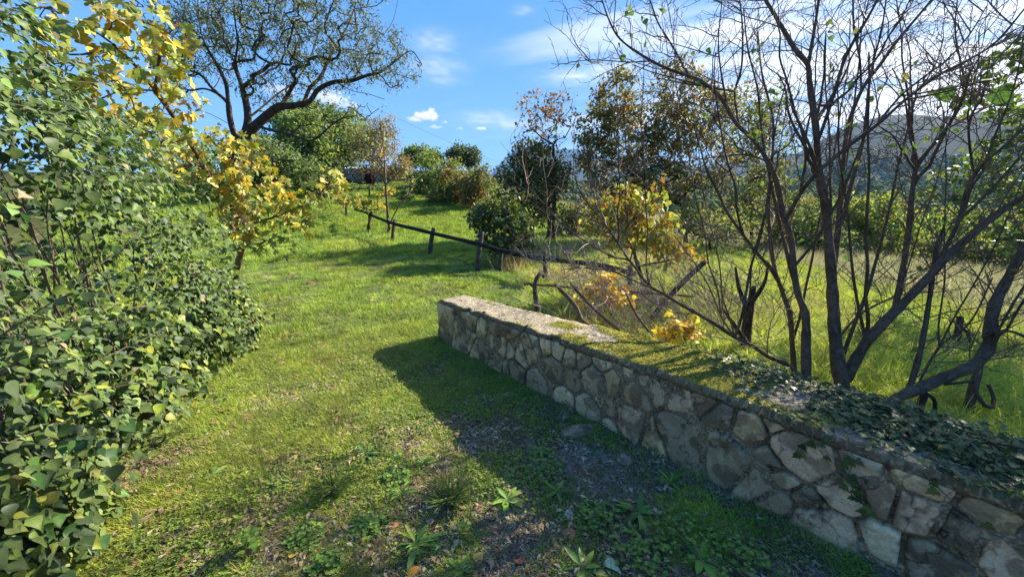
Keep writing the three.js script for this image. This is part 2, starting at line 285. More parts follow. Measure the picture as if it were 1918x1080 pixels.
{
  const az = [], rad = [0.25]; const A = 63 * Math.PI / 180, n1 = 560, n2 = 110;
  for (let i = 0; i < n1; i++) az.push(-A + 2 * A * i / n1); for (let i = 0; i < n2; i++) az.push(A + (2 * Math.PI - 2 * A) * i / n2);
  while (rad[rad.length - 1] < 9500) rad.push(rad[rad.length - 1] * (rad[rad.length - 1] < 40 ? 1.024 : 1.045));
  const pos = [], c = [], uv = [], idx = [], na = az.length;
  const put = (x, z) => {
    const y = terrain(x, z), r = Math.hypot(x, z); pos.push(x, y, z); uv.push(x / 1.4, z / 1.4);
    const b = bare(x, z), d = dryness(x, z), n = fbm(x * .9, z * .9, 3, 111);
    let k = [lerp(.085, .17, b), lerp(.095, .14, b), lerp(.035, .105, b)];
    if (b > .5) { const g = sm(.5, .7, fbm(x * 2 + 3, z * 2, 3, 117)); k = [lerp(k[0], .24, g * .6), lerp(k[1], .225, g * .6), lerp(k[2], .215, g * .6)]; }
    k = [lerp(k[0], .24, d), lerp(k[1], .20, d), lerp(k[2], .125, d)];
    const f = sm(34, 70, r); const fn = fbm(x / 60, z / 60, 4, 119);
    k = [lerp(k[0], lerp(.026, .05, fn), f), lerp(k[1], lerp(.038, .055, fn), f), lerp(k[2], .026, f)];
    if (r > 900) { const rock = sm(.55, .72, fbm(x / 120, z / 120 + y / 70, 4, 123)) * sm(1200, 1900, r); k = [lerp(k[0], .07, rock * .6), lerp(k[1], .07, rock * .6), lerp(k[2], .06, rock * .6)]; }
    if (r > 1100) { const e = sm(1100, 1700, r); k = [lerp(k[0], .016 + .02 * fn, e), lerp(k[1], .026 + .022 * fn, e), lerp(k[2], .024, e)]; }
    const q = (.8 + .4 * n) * 1.35; c.push(k[0] * q, k[1] * q, k[2] * q);
  };
  for (const r of rad) for (const a of az) put(Math.sin(a) * r, -Math.cos(a) * r);
  for (let i = 0; i < rad.length - 1; i++) for (let j = 0; j < na; j++) { const a = i * na + j, b = i * na + (j + 1) % na; idx.push(a, b, a + na, b, b + na, a + na); }
  const m = pos.length / 3; put(0, 0); for (let j = 0; j < na; j++) idx.push(m, (j + 1) % na, j);
  const g = new THREE.BufferGeometry(); g.setAttribute('position', new THREE.Float32BufferAttribute(pos, 3)); g.setAttribute('color', new THREE.Float32BufferAttribute(c, 3)); g.setAttribute('uv', new THREE.Float32BufferAttribute(uv, 2)); g.setIndex(idx); g.computeVertexNormals();
  if (g.attributes.normal.getY(5000) < 0) { for (let i = 0; i < idx.length; i += 3) [idx[i], idx[i + 1]] = [idx[i + 1], idx[i]]; g.setIndex(idx); g.computeVertexNormals(); }
  const o = part('ground', g, M.ground); o.userData.kind = 'structure'; o.userData.label = 'grassy ground with bare soil sloping away to the valley and mountains';
}

// ------------------------------------------------------------------ forest filling the valley (nobody could count it)
{
  const r = rngOf(900), base = new THREE.IcosahedronGeometry(1, 2), pa = base.attributes.position, q = new Map();
  for (let i = 0; i < pa.count; i++) { const k = [pa.getX(i), pa.getY(i), pa.getZ(i)], f = .72 + .62 * n3(k[0] * 2.1 + 9, k[1] * 2.1, k[2] * 2.1, 3); pa.setXYZ(i, k[0] * f, k[1] * f * (k[1] < 0 ? .6 : 1) + .55, k[2] * f); }
  base.computeVertexNormals();
  const N = 16000, im = new THREE.InstancedMesh(base, std({ roughness: 1, specularIntensity: .05 }), N), m = new THREE.Matrix4(), pal = [[.08, .12, .03], [.12, .145, .035], [.19, .17, .04], [.15, .12, .04], [.06, .09, .03]];
  let n = 0;
  for (let t = 0; t < 200000 && n < N; t++) {
    const d = 110 * Math.pow(15, Math.pow(r(), .8)), az = ((d < 400 ? 22 : 4) + (d < 400 ? 45 : 63) * r()) * Math.PI / 180, x = Math.sin(az) * d, z = -Math.cos(az) * d;
    if (fbm(x / 55, z / 55, 3, 131) < .40 + .1 * r() && d < 1400) continue;
    const s = (1.7 + 2.2 * r()) * (d > 700 ? 1.4 : 1) * (d < 200 ? .7 : 1);
    m.makeRotationY(r() * 6.28).scale(V(s, s * (.8 + .5 * r()), s)).setPosition(x, terrain(x, z) - .3, z); im.setMatrixAt(n, m); im.setColorAt(n, col(...hue(r, pal, .25))); n++;
  }
  im.count = n; im.name = 'valley_woodland'; im.userData = { kind: 'stuff', label: 'woodland in autumn colours filling the valley below the blue ridge' }; shade(im); scene.add(im);
}

// ------------------------------------------------------------------ trees
// a skeleton: seed polylines, then every target joins the nearest node by a bowed path; returns chains thickest first
function skeleton(r, seeds, targets, seg, tipR, trunkR, wob = .25, up = .25) {
  const N = [];
  const add = (p, par) => { N.push({ p, par, ch: [], r: 0 }); if (par >= 0) N[par].ch.push(N.length - 1); return N.length - 1; };
  for (const s of seeds) { let par = -1; if (N.length) { let bd = 1e9; N.forEach((n, i) => { const d = n.p.distanceTo(s[0]); if (d < bd) { bd = d; par = i; } }); } s.forEach((p, i) => { if (i === 0 && par >= 0 && N[par].p.distanceTo(p) < .02) return; par = add(p.clone(), par); }); }
  const root = N[0].p; targets.sort((a, b) => a.distanceTo(root) - b.distanceTo(root));
  for (const t of targets) {
    let bi = 0, bd = 1e9;
    for (let i = 0; i < N.length; i++) { const q = N[i].p, dx = t.x - q.x, dy = t.y - q.y, dz = t.z - q.z, d = Math.sqrt(dx * dx + dy * dy + dz * dz), c = d * (1 + up * Math.max(0, -dy / (d + .01)) * 2 + (i < 2 ? .5 : 0)); if (c < bd) { bd = c; bi = i; } }
    const a = N[bi].p, d = a.distanceTo(t); if (d < seg * .3) continue; const m = Math.max(1, Math.round(d / seg)), bow = rv(r).multiplyScalar(d * .12).add(V(0, -d * .06 * up * 4, 0)); let par = bi;
    for (let k = 1; k <= m; k++) { const f = k / m, p = a.clone().lerp(t, f).addScaledVector(bow, Math.sin(f * Math.PI)); if (k < m) p.add(rv(r).multiplyScalar(seg * wob * .5)); par = add(p, par); }
  }
  for (let i = N.length - 1; i >= 0; i--) { const n = N[i]; n.r = n.ch.length ? Math.pow(n.ch.reduce((s, c) => s + Math.pow(N[c].r, 2.3), 0), 1 / 2.3) * 1.012 : tipR; }
  const k = trunkR / N[0].r; for (const n of N) n.r *= lerp(1, k, sm(tipR, N[0].r, n.r)) ; 
  const chains = [], stack = [[0, -1]];
  while (stack.length) { const [s, from] = stack.pop(), pts = [], rad = []; if (from >= 0) { pts.push(N[from].p); rad.push(N[s].r); } let c = s; for (;;) { pts.push(N[c].p); rad.push(N[c].r); const ch = N[c].ch.slice().sort((a, b) => N[b].r - N[a].r); if (!ch.length) break; for (const o of ch.slice(1)) stack.push([o, c]); c = ch[0]; } if (pts.length > 1) chains.push({ pts, rad, r: rad[0] }); }
  const first = chains.shift(); chains.sort((a, b) => b.r - a.r); return [first, ...chains];
}
function wood(chains, parent, bark, twig, limbs = 7, minR = .012) {
  const b0 = new Bag(); b0.tube(chains[0].pts, chains[0].rad, 9); b0.build('trunk', bark, parent);
  const rest = new Bag();
  chains.slice(1).forEach((c, i) => { if (i < limbs && c.r > minR) { const b = new Bag(); b.tube(c.pts, c.rad, 7); b.build('limb', bark, parent); } else rest.tube(c.pts, c.rad, c.r > .02 ? 5 : 3); });
  rest.build('twig_growth', twig, parent, 'stuff');
}
// blobs: crown pieces [u, v, ru, rv(, depth offset, share)] in photo pixels at depth d
function inBlobs(r, blobs, d, shell = .35) {
  let tot = 0; for (const b of blobs) tot += b[2] * b[3] * (b[5] ?? 1); let x = r() * tot, b; for (b of blobs) { x -= b[2] * b[3] * (b[5] ?? 1); if (x <= 0) break; }
  let q; do q = rv(r); while (q.lengthSq() > 1 || (q.lengthSq() < shell * shell && r() < .6));
  const dd = d + (b[4] ?? 0); return P(b[0], b[1], dd).add(V(q.x * b[2] * dd / FPX, q.y * b[3] * dd / FPX, q.z * (b[2] + b[3]) * .5 * dd / FPX));
}
function tree(o) {
  const r = rngOf(o.seed), base = o.base ?? (() => { const p = P(o.u, o.v ?? 400, o.d); p.y = terrain(p.x, p.z); return p; })();
  const t = thing(o.name, o.label, o.cat ?? 'tree', base, o.group);
  const targets = []; for (let i = 0; i < o.n; i++) { const p = inBlobs(r, o.blobs, o.d, o.shell); p.y = Math.max(p.y, terrain(p.x, p.z) + .15); targets.push(p); }
  const top = o.trunkTop ? P(...o.trunkTop, o.d) : base.clone().lerp(P(o.blobs[0][0], o.blobs[0][1], o.d), .55);
  const tr = []; for (let i = 0; i <= 6; i++) tr.push(base.clone().lerp(top, i / 6).add(i && i < 6 ? rv(r).multiplyScalar(.02 * o.d / 8 * (o.wig ?? 1)) : V(0, i ? 0 : -.1, 0)));
  const seeds = [tr, ...(o.seeds ?? []).map((s) => s.map((q) => P(q[0], q[1], o.d + (q[2] ?? 0))))];
  wood(skeleton(r, seeds, targets.slice(), o.seg ?? .35, o.tip ?? .005, o.R ?? .08), t, o.bark ?? M.barkDark, o.twig ?? M.twig, o.limbs ?? 6);
  const list = [], up = V(0, 1, 0);
  for (const p of targets) {
    const clump = .5 + .85 * r() * r() + .15, k = Math.round(o.per * (.5 + r())), pal = o.pal2 && o.split(p, r) ? o.pal2 : o.pal;
    for (let i = 0; i < k; i++) {
      const q = p.clone().add(V(rg(r), rg(r) * .8, rg(r)).multiplyScalar(o.sp)); if (q.y < terrain(q.x, q.z) + .03) continue;
      const tip = rv(r).add(V(0, -(o.droop ?? .3), 0)), c = hue(r, pal, o.jit ?? .22).map((x) => x * clump);
      list.push({ p: q, ...frame(tip, rv(r).multiplyScalar(.8).add(up)), s: o.ls * (.65 + .7 * r()), c, w: o.lw });
    }
  }
  leaves(list, o.temp ?? T.chip, o.mat ?? 'leafMatt', t, o.single ?? 0);
  return t;
}
const GREEN = [[.15, .24, .032], [.21, .30, .04], [.11, .18, .03], [.28, .33, .045]];
const OLIVE = [[.22, .22, .05], [.29, .25, .05], [.17, .19, .045], [.34, .23, .045]];
const RUST = [[.28, .14, .035], [.34, .18, .04], [.22, .12, .04], [.40, .24, .05]];
const GOLD = [[.52, .36, .03], [.60, .42, .04], [.44, .36, .04], [.5, .26, .025]];
const LIME = [[.33, .38, .035], [.42, .43, .045], [.26, .35, .035], [.5, .46, .05]];
const DARKG = [[.075, .12, .028], [.10, .15, .032], [.12, .16, .035], [.065, .10, .028]];
// far and middle trees, back to front
tree({ name: 'broadleaf_tree', label: 'dark round-topped tree on the skyline, left of the two beyond the grey wall', seed: 11, u: 790, d: 44, blobs: [[790, 290, 30, 19], [772, 296, 20, 16], [812, 296, 18, 16]], n: 130, per: 26, sp: .55, ls: .30, pal: GREEN, R: .2, seg: 1 });
tree({ name: 'broadleaf_tree', label: 'dark tree on the skyline just left of the far blue mountain', seed: 12, u: 868, d: 42, blobs: [[866, 290, 24, 20], [884, 296, 16, 18], [845, 294, 16, 14]], n: 120, per: 26, sp: .5, ls: .28, pal: [...DARKG, [.06, .09, .03], [.12, .12, .03]], R: .2, seg: 1 });
tree({ name: 'broadleaf_tree', label: 'tall full green tree behind the yellow fig, under the arching dark limb', seed: 13, u: 575, d: 27, blobs: [[570, 250, 48, 44], [545, 290, 52, 40], [600, 290, 40, 40]], n: 260, per: 30, sp: .5, ls: .22, pal: GREEN, R: .2, seg: .8 });
tree({ name: 'broadleaf_tree', label: 'bright green rounded tree between the dark limb and the pale feathery tree', seed: 14, u: 645, d: 29, blobs: [[640, 262, 40, 36], [655, 296, 44, 30], [625, 298, 36, 28]], n: 170, per: 26, sp: .5, ls: .22, pal: [...GREEN, [.16, .2, .035]], R: .2, seg: .8 });
tree({ name: 'broadleaf_tree', label: 'dense dark tree half hidden behind the fig, leftmost of the far trees', seed: 15, u: 470, d: 24, blobs: [[470, 290, 60, 40], [420, 300, 60, 40], [520, 320, 50, 30]], n: 170, per: 24, sp: .5, ls: .2, pal: DARKG.concat(GREEN), R: .2, seg: .8 });
tree({ name: 'broadleaf_tree', label: 'highest green crown under the long dark limb, right of the tall full tree', seed: 41, u: 610, d: 33, blobs: [[610, 225, 44, 36], [565, 222, 44, 34], [655, 240, 40, 34], [690, 262, 30, 30], [530, 240, 40, 34]], n: 230, per: 30, sp: .55, ls: .26, pal: GREEN, R: .22, seg: 1 });
tree({ name: 'broadleaf_tree', label: 'dark hazel-like tree directly behind the golden fig branches', seed: 42, u: 520, d: 21, blobs: [[510, 300, 50, 40], [560, 325, 46, 36], [470, 335, 46, 36], [600, 335, 34, 30]], n: 210, per: 26, sp: .4, ls: .18, pal: GREEN.concat(DARKG), R: .15, seg: .7 });
tree({ name: 'broadleaf_tree', label: 'round green tree seen between the hedge top and the spreading tree trunk', seed: 43, u: 330, d: 19, blobs: [[330, 290, 60, 60], [270, 270, 60, 60], [390, 320, 50, 50], [210, 260, 60, 60], [150, 240, 60, 70]], n: 260, per: 24, sp: .4, ls: .18, pal: GREEN, R: .16, seg: .7 });
tree({ name: 'feathery_tree', label: 'pale yellowish feathery tree behind the grey stone wall', seed: 16, u: 712, d: 26, blobs: [[705, 262, 40, 36], [728, 298, 38, 32], [685, 295, 36, 34], [722, 236, 18, 26], [752, 310, 24, 24]], n: 330, per: 20, sp: .35, ls: .15, lw: .6, pal: [[.24, .2, .06], [.3, .22, .07], [.17, .17, .05], [.34, .22, .06]], R: .12, seg: .5, bark: M.barkPale, twig: M.twigPale, droop: 1 });
tree({ name: 'shrub', label: 'leafy green shrub at the meadow edge right of the bare young tree', cat: 'shrub', seed: 17, u: 800, d: 22, blobs: [[805, 322, 32, 34], [785, 345, 30, 30], [815, 352, 34, 32]], n: 200, per: 26, sp: .3, ls: .14, pal: GREEN.concat([[.17, .19, .035]]), R: .08, seg: .5 });
tree({ name: 'shrub', label: 'green and orange multi-stemmed shrub at the far side of the meadow', cat: 'shrub', seed: 18, u: 850, d: 19.5, blobs: [[850, 335, 40, 40], [835, 368, 38, 34], [865, 370, 40, 34]], n: 240, per: 26, sp: .28, ls: .13, pal: GREEN.concat([[.18, .19, .035], [.26, .17, .04]]), pal2: RUST.concat([[.3, .2, .05]]), split: (p, r) => r() < .22, R: .08, seg: .45, trunkTop: [848, 385] });
tree({ name: 'shrub', label: 'rust-tinged shrub standing between the green shrub and the dark ivy-clad tree', cat: 'shrub', seed: 19, u: 893, d: 18, blobs: [[888, 345, 30, 34], [895, 375, 28, 28], [905, 335, 16, 24]], n: 170, per: 24, sp: .26, ls: .12, pal: RUST.concat(OLIVE), pal2: GREEN, split: (p, r) => r() < .45, R: .07, seg: .45 });
tree({ name: 'shrub', label: 'low dark shrub row in front of the grey stone wall', cat: 'shrub', seed: 20, u: 680, d: 23.5, blobs: [[665, 366, 30, 18], [700, 370, 36, 16], [740, 372, 30, 18], [640, 362, 30, 16], [770, 372, 20, 18]], n: 150, per: 24, sp: .25, ls: .13, pal: DARKG.concat(GREEN), R: .05, seg: .4 });
tree({ name: 'oak_tree', label: 'tall brownish oak left of the near bare trees, with sky showing through its crown', seed: 21, u: 1195, d: 11.5, blobs: [[1150, 180, 48, 50], [1120, 235, 46, 40], [1180, 250, 62, 56], [1110, 290, 40, 36], [1150, 330, 56, 40], [1205, 315, 40, 44]], n: 420, per: 22, sp: .2, ls: .105, pal: OLIVE.concat([[.08, .09, .03]]), pal2: RUST, split: (p, r) => r() < .17, R: .16, seg: .45, trunkTop: [1180, 300], shell: .5 });
tree({ name: 'oak_tree', label: 'broad olive-brown oak whose crown rises behind the arching bare limb', seed: 22, u: 1290, d: 11, blobs: [[1265, 165, 48, 50], [1320, 210, 56, 56], [1260, 250, 50, 50], [1310, 300, 66, 56], [1250, 345, 50, 40]], n: 420, per: 20, sp: .2, ls: .10, pal: OLIVE.concat([[.15, .19, .045]]), pal2: RUST, split: (p, r) => r() < .15, R: .16, seg: .45, trunkTop: [1285, 300], shell: .5 });
tree({ name: 'oak_tree', label: 'olive tree crown behind the crossing bare limbs, right of the two oaks', seed: 23, u: 1420, d: 13, blobs: [[1400, 230, 56, 70], [1450, 300, 50, 66], [1380, 330, 56, 66], [1440, 200, 40, 46], [1430, 400, 60, 40]], n: 300, per: 15, sp: .3, ls: .12, pal: OLIVE.concat(GREEN, [[.22, .2, .05]]), R: .12, seg: .45, shell: .5 });
tree({ name: 'ivy_clad_tree', label: 'dark dense ivy-clad tree with bare upper boughs at the end of the meadow', seed: 24, u: 1030, v: 450, d: 11.5, blobs: [[1000, 290, 44, 30], [975, 325, 46, 34], [1010, 345, 52, 40], [960, 350, 34, 30], [1040, 320, 30, 40], [1015, 395, 40, 30]], n: 330, per: 26, sp: .22, ls: .10, pal: DARKG.concat(OLIVE), R: .17, seg: .35, trunkTop: [1028, 300], seeds: [[[1028, 300], [1022, 260], [1012, 225], [1000, 190]], [[1028, 290], [1042, 250], [1050, 215], [1058, 180]], [[1022, 262], [1030, 220], [1034, 175]]], mat: 'leaf' });
tree({ name: 'half_bare_tree', label: 'slim half-bare tree with thin orange-brown leaves against the sky', seed: 25, u: 1037, v: 450, d: 11.3, blobs: [[1010, 195, 44, 26], [1050, 205, 34, 34], [990, 225, 26, 26], [1030, 240, 44, 30]], n: 210, per: 3.2, sp: .14, ls: .10, pal: RUST.concat([[.22, .17, .06]]), R: .09, seg: .3, tip: .0045, trunkTop: [1040, 300] });
tree({ name: 'small_tree', label: 'small dark glossy-leaved tree leaning over the fence rail', seed: 26, base: G(938, 506), d: 8.2, blobs: [[940, 385, 40, 34], [925, 415, 44, 30], [965, 420, 34, 30], [935, 452, 40, 22], [985, 450, 20, 26], [900, 400, 20, 20]], n: 260, per: 15, sp: .13, ls: .075, pal: DARKG.concat(GREEN, [[.25, .17, .05]]), R: .045, seg: .2, tip: .0035, trunkTop: [938, 450], mat: 'leafGloss', temp: T.ovateLow });
tree({ name: 'sapling', label: 'bare young tree with a forked trunk standing behind the rail fence', seed: 27, base: G(729, 438), d: 12.2, blobs: [[715, 250, 26, 36, 0, 1], [745, 300, 34, 30], [690, 290, 20, 24], [770, 330, 20, 30]], n: 75, per: 1.2, sp: .1, ls: .09, pal: GOLD.concat(LIME), R: .085, seg: .25, tip: .0075, bark: M.bark, twig: M.twigPale, trunkTop: [726, 400], seeds: [[[726, 400], [722, 345], [720, 300], [716, 262], [712, 228]], [[729, 420], [745, 388], [764, 366], [778, 336], [777, 312]], [[722, 345], [742, 328], [752, 318]], [[720, 318], [702, 292], [680, 268]], [[722, 302], [738, 284], [740, 254]]] });
tree({ name: 'sapling', label: 'low sapling with sparse yellow leaves beside the second fence rail end', seed: 28, base: G(690, 437), d: 13, blobs: [[680, 376, 26, 14], [715, 362, 26, 14], [700, 385, 24, 10], [655, 372, 16, 10]], n: 46, per: 4.5, sp: .14, ls: .13, pal: GOLD.concat(LIME), R: .05, seg: .25, tip: .006, trunkTop: [690, 402], temp: T.ovateLow });
tree({ name: 'pollard_tree', label: 'stumpy tree with one round dark clump of twigs before the grey wall', seed: 29, u: 693, d: 21, blobs: [[693, 333, 9, 10]], n: 130, per: 10, sp: .09, ls: .1, pal: [[.035, .018, .015], [.05, .025, .02]], R: .07, seg: .2, tip: .006, trunkTop: [693, 342], mat: 'dead' });
tree({ name: 'small_tree', label: 'small dark bush-headed tree on a thin stem at the far edge of the meadow', seed: 30, u: 766, d: 20, blobs: [[766, 368, 13, 14], [760, 376, 12, 10]], n: 60, per: 16, sp: .13, ls: .1, pal: DARKG.concat(GREEN), R: .04, seg: .3 });
tree({ name: 'yellow_tree', label: 'yellow-green autumn tree growing just behind the wall left of the bare trunks', seed: 31, u: 1215, v: 560, d: 5.6, blobs: [[1165, 385, 46, 34], [1210, 375, 44, 40], [1180, 430, 56, 34], [1235, 440, 44, 36], [1130, 410, 34, 34], [1270, 470, 40, 24]], n: 230, per: 7, sp: .15, ls: .08, pal: LIME.concat([[.55, .45, .05]]), pal2: GOLD, split: (p, r) => r() < .5, R: .045, seg: .2, tip: .0032, temp: T.ovateLow, mat: 'leaf', single: 160, droop: .9 });
tree({ name: 'bush', label: 'bright yellow-green bush beyond the tan field, behind the middle trunk', cat: 'shrub', seed: 32, u: 1640, d: 16, blobs: [[1640, 400, 44, 40], [1610, 445, 48, 44], [1685, 450, 40, 40], [1590, 405, 30, 40]], n: 300, per: 22, sp: .32, ls: .15, pal: LIME.concat(GREEN), R: .1, seg: .5 });
tree({ name: 'bush', label: 'dull green bush beyond the tan field, right of the bright yellow-green one', cat: 'shrub', seed: 33, u: 1760, d: 16.5, blobs: [[1760, 460, 50, 34], [1815, 470, 44, 30], [1725, 465, 34, 30], [1870, 470, 50, 34], [1910, 450, 40, 44]], n: 220, per: 22, sp: .34, ls: .16, pal: GREEN.concat(OLIVE), R: .1, seg: .5 });
tree({ name: 'bush', label: 'dark green thicket between the left trunks and the tan field', cat: 'shrub', seed: 34, u: 1500, d: 13.5, blobs: [[1500, 430, 50, 50], [1545, 450, 34, 44], [1455, 460, 44, 34]], n: 220, per: 20, sp: .28, ls: .13, pal: GREEN.concat(DARKG), R: .09, seg: .4 });
tree({ name: 'bush', label: 'olive bush at the edge of the meadow below the oaks', cat: 'shrub', seed: 35, u: 1110, d: 13, blobs: [[1100, 400, 50, 34], [1150, 410, 50, 30], [1060, 415, 30, 26]], n: 190, per: 18, sp: .24, ls: .11, pal: OLIVE.concat(DARKG), R: .06, seg: .35 });
tree({ name: 'bush', label: 'tangled olive bush under the crossing branches right of the yellow tree', cat: 'shrub', seed: 36, u: 1340, d: 10.5, blobs: [[1330, 420, 60, 34], [1390, 440, 50, 30], [1290, 410, 40, 30]], n: 220, per: 12, sp: .22, ls: .09, pal: OLIVE.concat(GREEN), R: .06, seg: .3 });
tree({ name: 'bush', label: 'pale green rounded bush farther down the slope, between the two right-hand stems', cat: 'shrub', seed: 44, u: 1700, d: 27, blobs: [[1690, 425, 40, 30], [1740, 432, 40, 26], [1640, 420, 30, 26]], n: 220, per: 24, sp: .5, ls: .24, pal: GREEN.concat(LIME), R: .12, seg: .7 });
tree({ name: 'bush', label: 'broad green bush on the slope at the right, behind the leafy tree', cat: 'shrub', seed: 45, u: 1830, d: 30, blobs: [[1820, 420, 44, 26], [1880, 425, 50, 30], [1780, 428, 30, 22]], n: 220, per: 24, sp: .5, ls: .26, pal: GREEN.concat(OLIVE), R: .12, seg: .7 });
tree({ name: 'bush', label: 'grey-green bush on the slope seen between the left trunks', cat: 'shrub', seed: 46, u: 1480, d: 26, blobs: [[1480, 395, 50, 34], [1540, 405, 44, 30], [1420, 400, 44, 34]], n: 220, per: 22, sp: .5, ls: .22, pal: GREEN.concat(OLIVE), R: .12, seg: .7 });
// evergreen tree at the right, its crown in and beyond the frame, that shades the near end of the wall
{
  const c = V(6.75, 0, -4.5), base = V(c.x, terrain(c.x, c.z), c.z), r = rngOf(40);
  const t = thing('leafy_tree', 'dense green leafy tree rising right of the curved trunk', 'tree', base);
  const bl = [[6.85, 3.0, -5.0, .95, 1.1, 1.1], [7.5, 3.5, -4.1, 1.3, 1.1, 1.3], [6.7, 1.5, -4.9, 1.15, .8, 1.1], [7.7, 2.6, -3.4, 1.2, 1.4, 1.2], [7.3, 3.9, -4.6, 1.0, .75, 1.0], [6.5, 3.1, -3.3, .8, .8, .8]], targets = [];
  for (let i = 0; i < 560; i++) { const b = bl[i % bl.length]; let q; do q = rv(r); while (q.lengthSq() > 1); targets.push(V(b[0] + q.x * b[3], b[1] + q.y * b[4], b[2] + q.z * b[5])); }
  const tr = []; for (let i = 0; i < 8; i++) tr.push(base.clone().add(V(.05 * Math.sin(i), i * .42 - .1, .05 * i)));
  wood(skeleton(r, [tr], targets.slice(), .3, .0035, .13), t, M.barkDark, M.twig, 8);
  const list = [];
  for (const p of targets) { const k = .7 + .6 * r(); for (let i = 0; i < 24; i++) list.push({ p: p.clone().add(V(rg(r), rg(r) * .7, rg(r)).multiplyScalar(.2)), ...frame(rv(r).add(V(0, -.5, 0)), rv(r).multiplyScalar(.6).add(V(0, 1, 0))), s: .06 + .05 * r(), c: hue(r, GREEN.concat([[.05, .1, .02], [.17, .24, .04]]), .2).map((x) => x * k) }); }
  leaves(list, T.ovateLow, 'leaf', t, 120);
}

// ------------------------------------------------------------------ big almond-like tree, upper left
{
  const D = 13, r = rngOf(50), base = V(-9.3, 0, -13.2); base.y = terrain(base.x, base.z);
  const t = thing('almond_tree', 'large spreading tree with dark limbs and thin hanging leaves, rising behind the fig', 'tree', base);
  const px = (a) => a.map((q) => P(q[0], q[1], D + (q[2] ?? 0)));
  const seeds = [
    [base.clone().add(V(0, -.1, 0)), base.clone().lerp(P(445, 300, D), .4), P(446, 300, D), P(448, 272, D)],
    px([[446, 268], [436, 245], [430, 220], [427, 190], [422, 155], [406, 122], [390, 95], [378, 70], [372, 30], [366, -40]]),
    px([[448, 272], [456, 255], [464, 225], [460, 190], [452, 160], [440, 120], [445, 80], [440, 40], [436, -30]]),
    px([[456, 262], [470, 244], [486, 228], [505, 212], [522, 200], [545, 198], [562, 196], [580, 189], [594, 169], [612, 158], [628, 153], [661, 150], [690, 140], [711, 136], [744, 111], [770, 95], [790, 120]]),
    px([[569, 192, .2], [580, 165, .3], [600, 144, .4], [615, 112, .6], [633, 78, .8], [650, 50, 1], [665, 10, 1.2], [675, -30, 1.4]]),
    px([[480, 236, -.3], [510, 244, -.6], [536, 250, -.8], [560, 258, -1], [580, 264, -1.2], [600, 253, -1.3], [618, 236, -1.5], [640, 222, -1.6], [670, 216, -1.8]]),
    px([[428, 232], [410, 222, -.3], [394, 214, -.5], [380, 209, -.8], [365, 206, -1]]),
    px([[428, 195], [411, 178, .4], [383, 166, .8], [350, 168, 1.2], [330, 150, 1.5]]),
    px([[464, 222, .3], [486, 204, .6], [522, 174, 1], [550, 155, 1.3], [575, 120, 1.6], [590, 80, 1.9], [600, 40, 2.1], [610, 0, 2.3]]),
    px([[452, 165, -.3], [480, 140, -.7], [500, 110, -1], [520, 70, -1.4], [530, 30, -1.6], [540, -20, -2]]),
    px([[628, 153, -.2], [660, 170, -.4], [690, 176, -.6], [720, 186, -.8]]),
    px([[661, 150, .2], [690, 100, .4], [715, 70, .6], [735, 40, .8], [745, 0, 1]]),
    px([[505, 212, .5], [530, 190, 1], [560, 175, 1.4], [590, 185, 1.8]]),
  ].map((s) => smooth(s, s.length * 3));
  const blobs = [[480, 60, 90, 70], [560, 60, 80, 70], [640, 60, 80, 66], [700, 90, 70, 50], [740, 130, 50, 36], [640, 130, 70, 36], [560, 140, 60, 40], [390, 90, 60, 70], [420, 30, 80, 60], [600, 215, 60, 22, -1], [670, 210, 50, 20, -1], [500, 170, 50, 30], [350, 60, 50, 70], [560, -30, 190, 40], [330, 160, 40, 30, 1]];
  const targets = []; for (let i = 0; i < 1150; i++) targets.push(inBlobs(r, blobs, D, .2));
  wood(skeleton(r, seeds, targets.slice(), .26, .0095, .34, .24, .1), t, M.barkDark, M.barkDark, 14);
  const list = [];
  for (const p of targets) { const low = proj(p)[1] > 190, k = low ? 5 : 11 + Math.floor(r() * 13), f = .75 + .5 * r(); for (let i = 0; i < k; i++) list.push({ p: p.clone().add(V(rg(r), rg(r) * .9 - .05, rg(r)).multiplyScalar(.2)), ...frame(rv(r).multiplyScalar(1.1).add(V(0, -.8, 0)), rv(r)), s: .085 + .055 * r(), c: hue(r, [[.13, .165, .045], [.17, .20, .05], [.10, .13, .04], [.25, .24, .06]], .22).map((x) => x * f) }); }
  leaves(list, T.narrow, 'leaf', t);
}

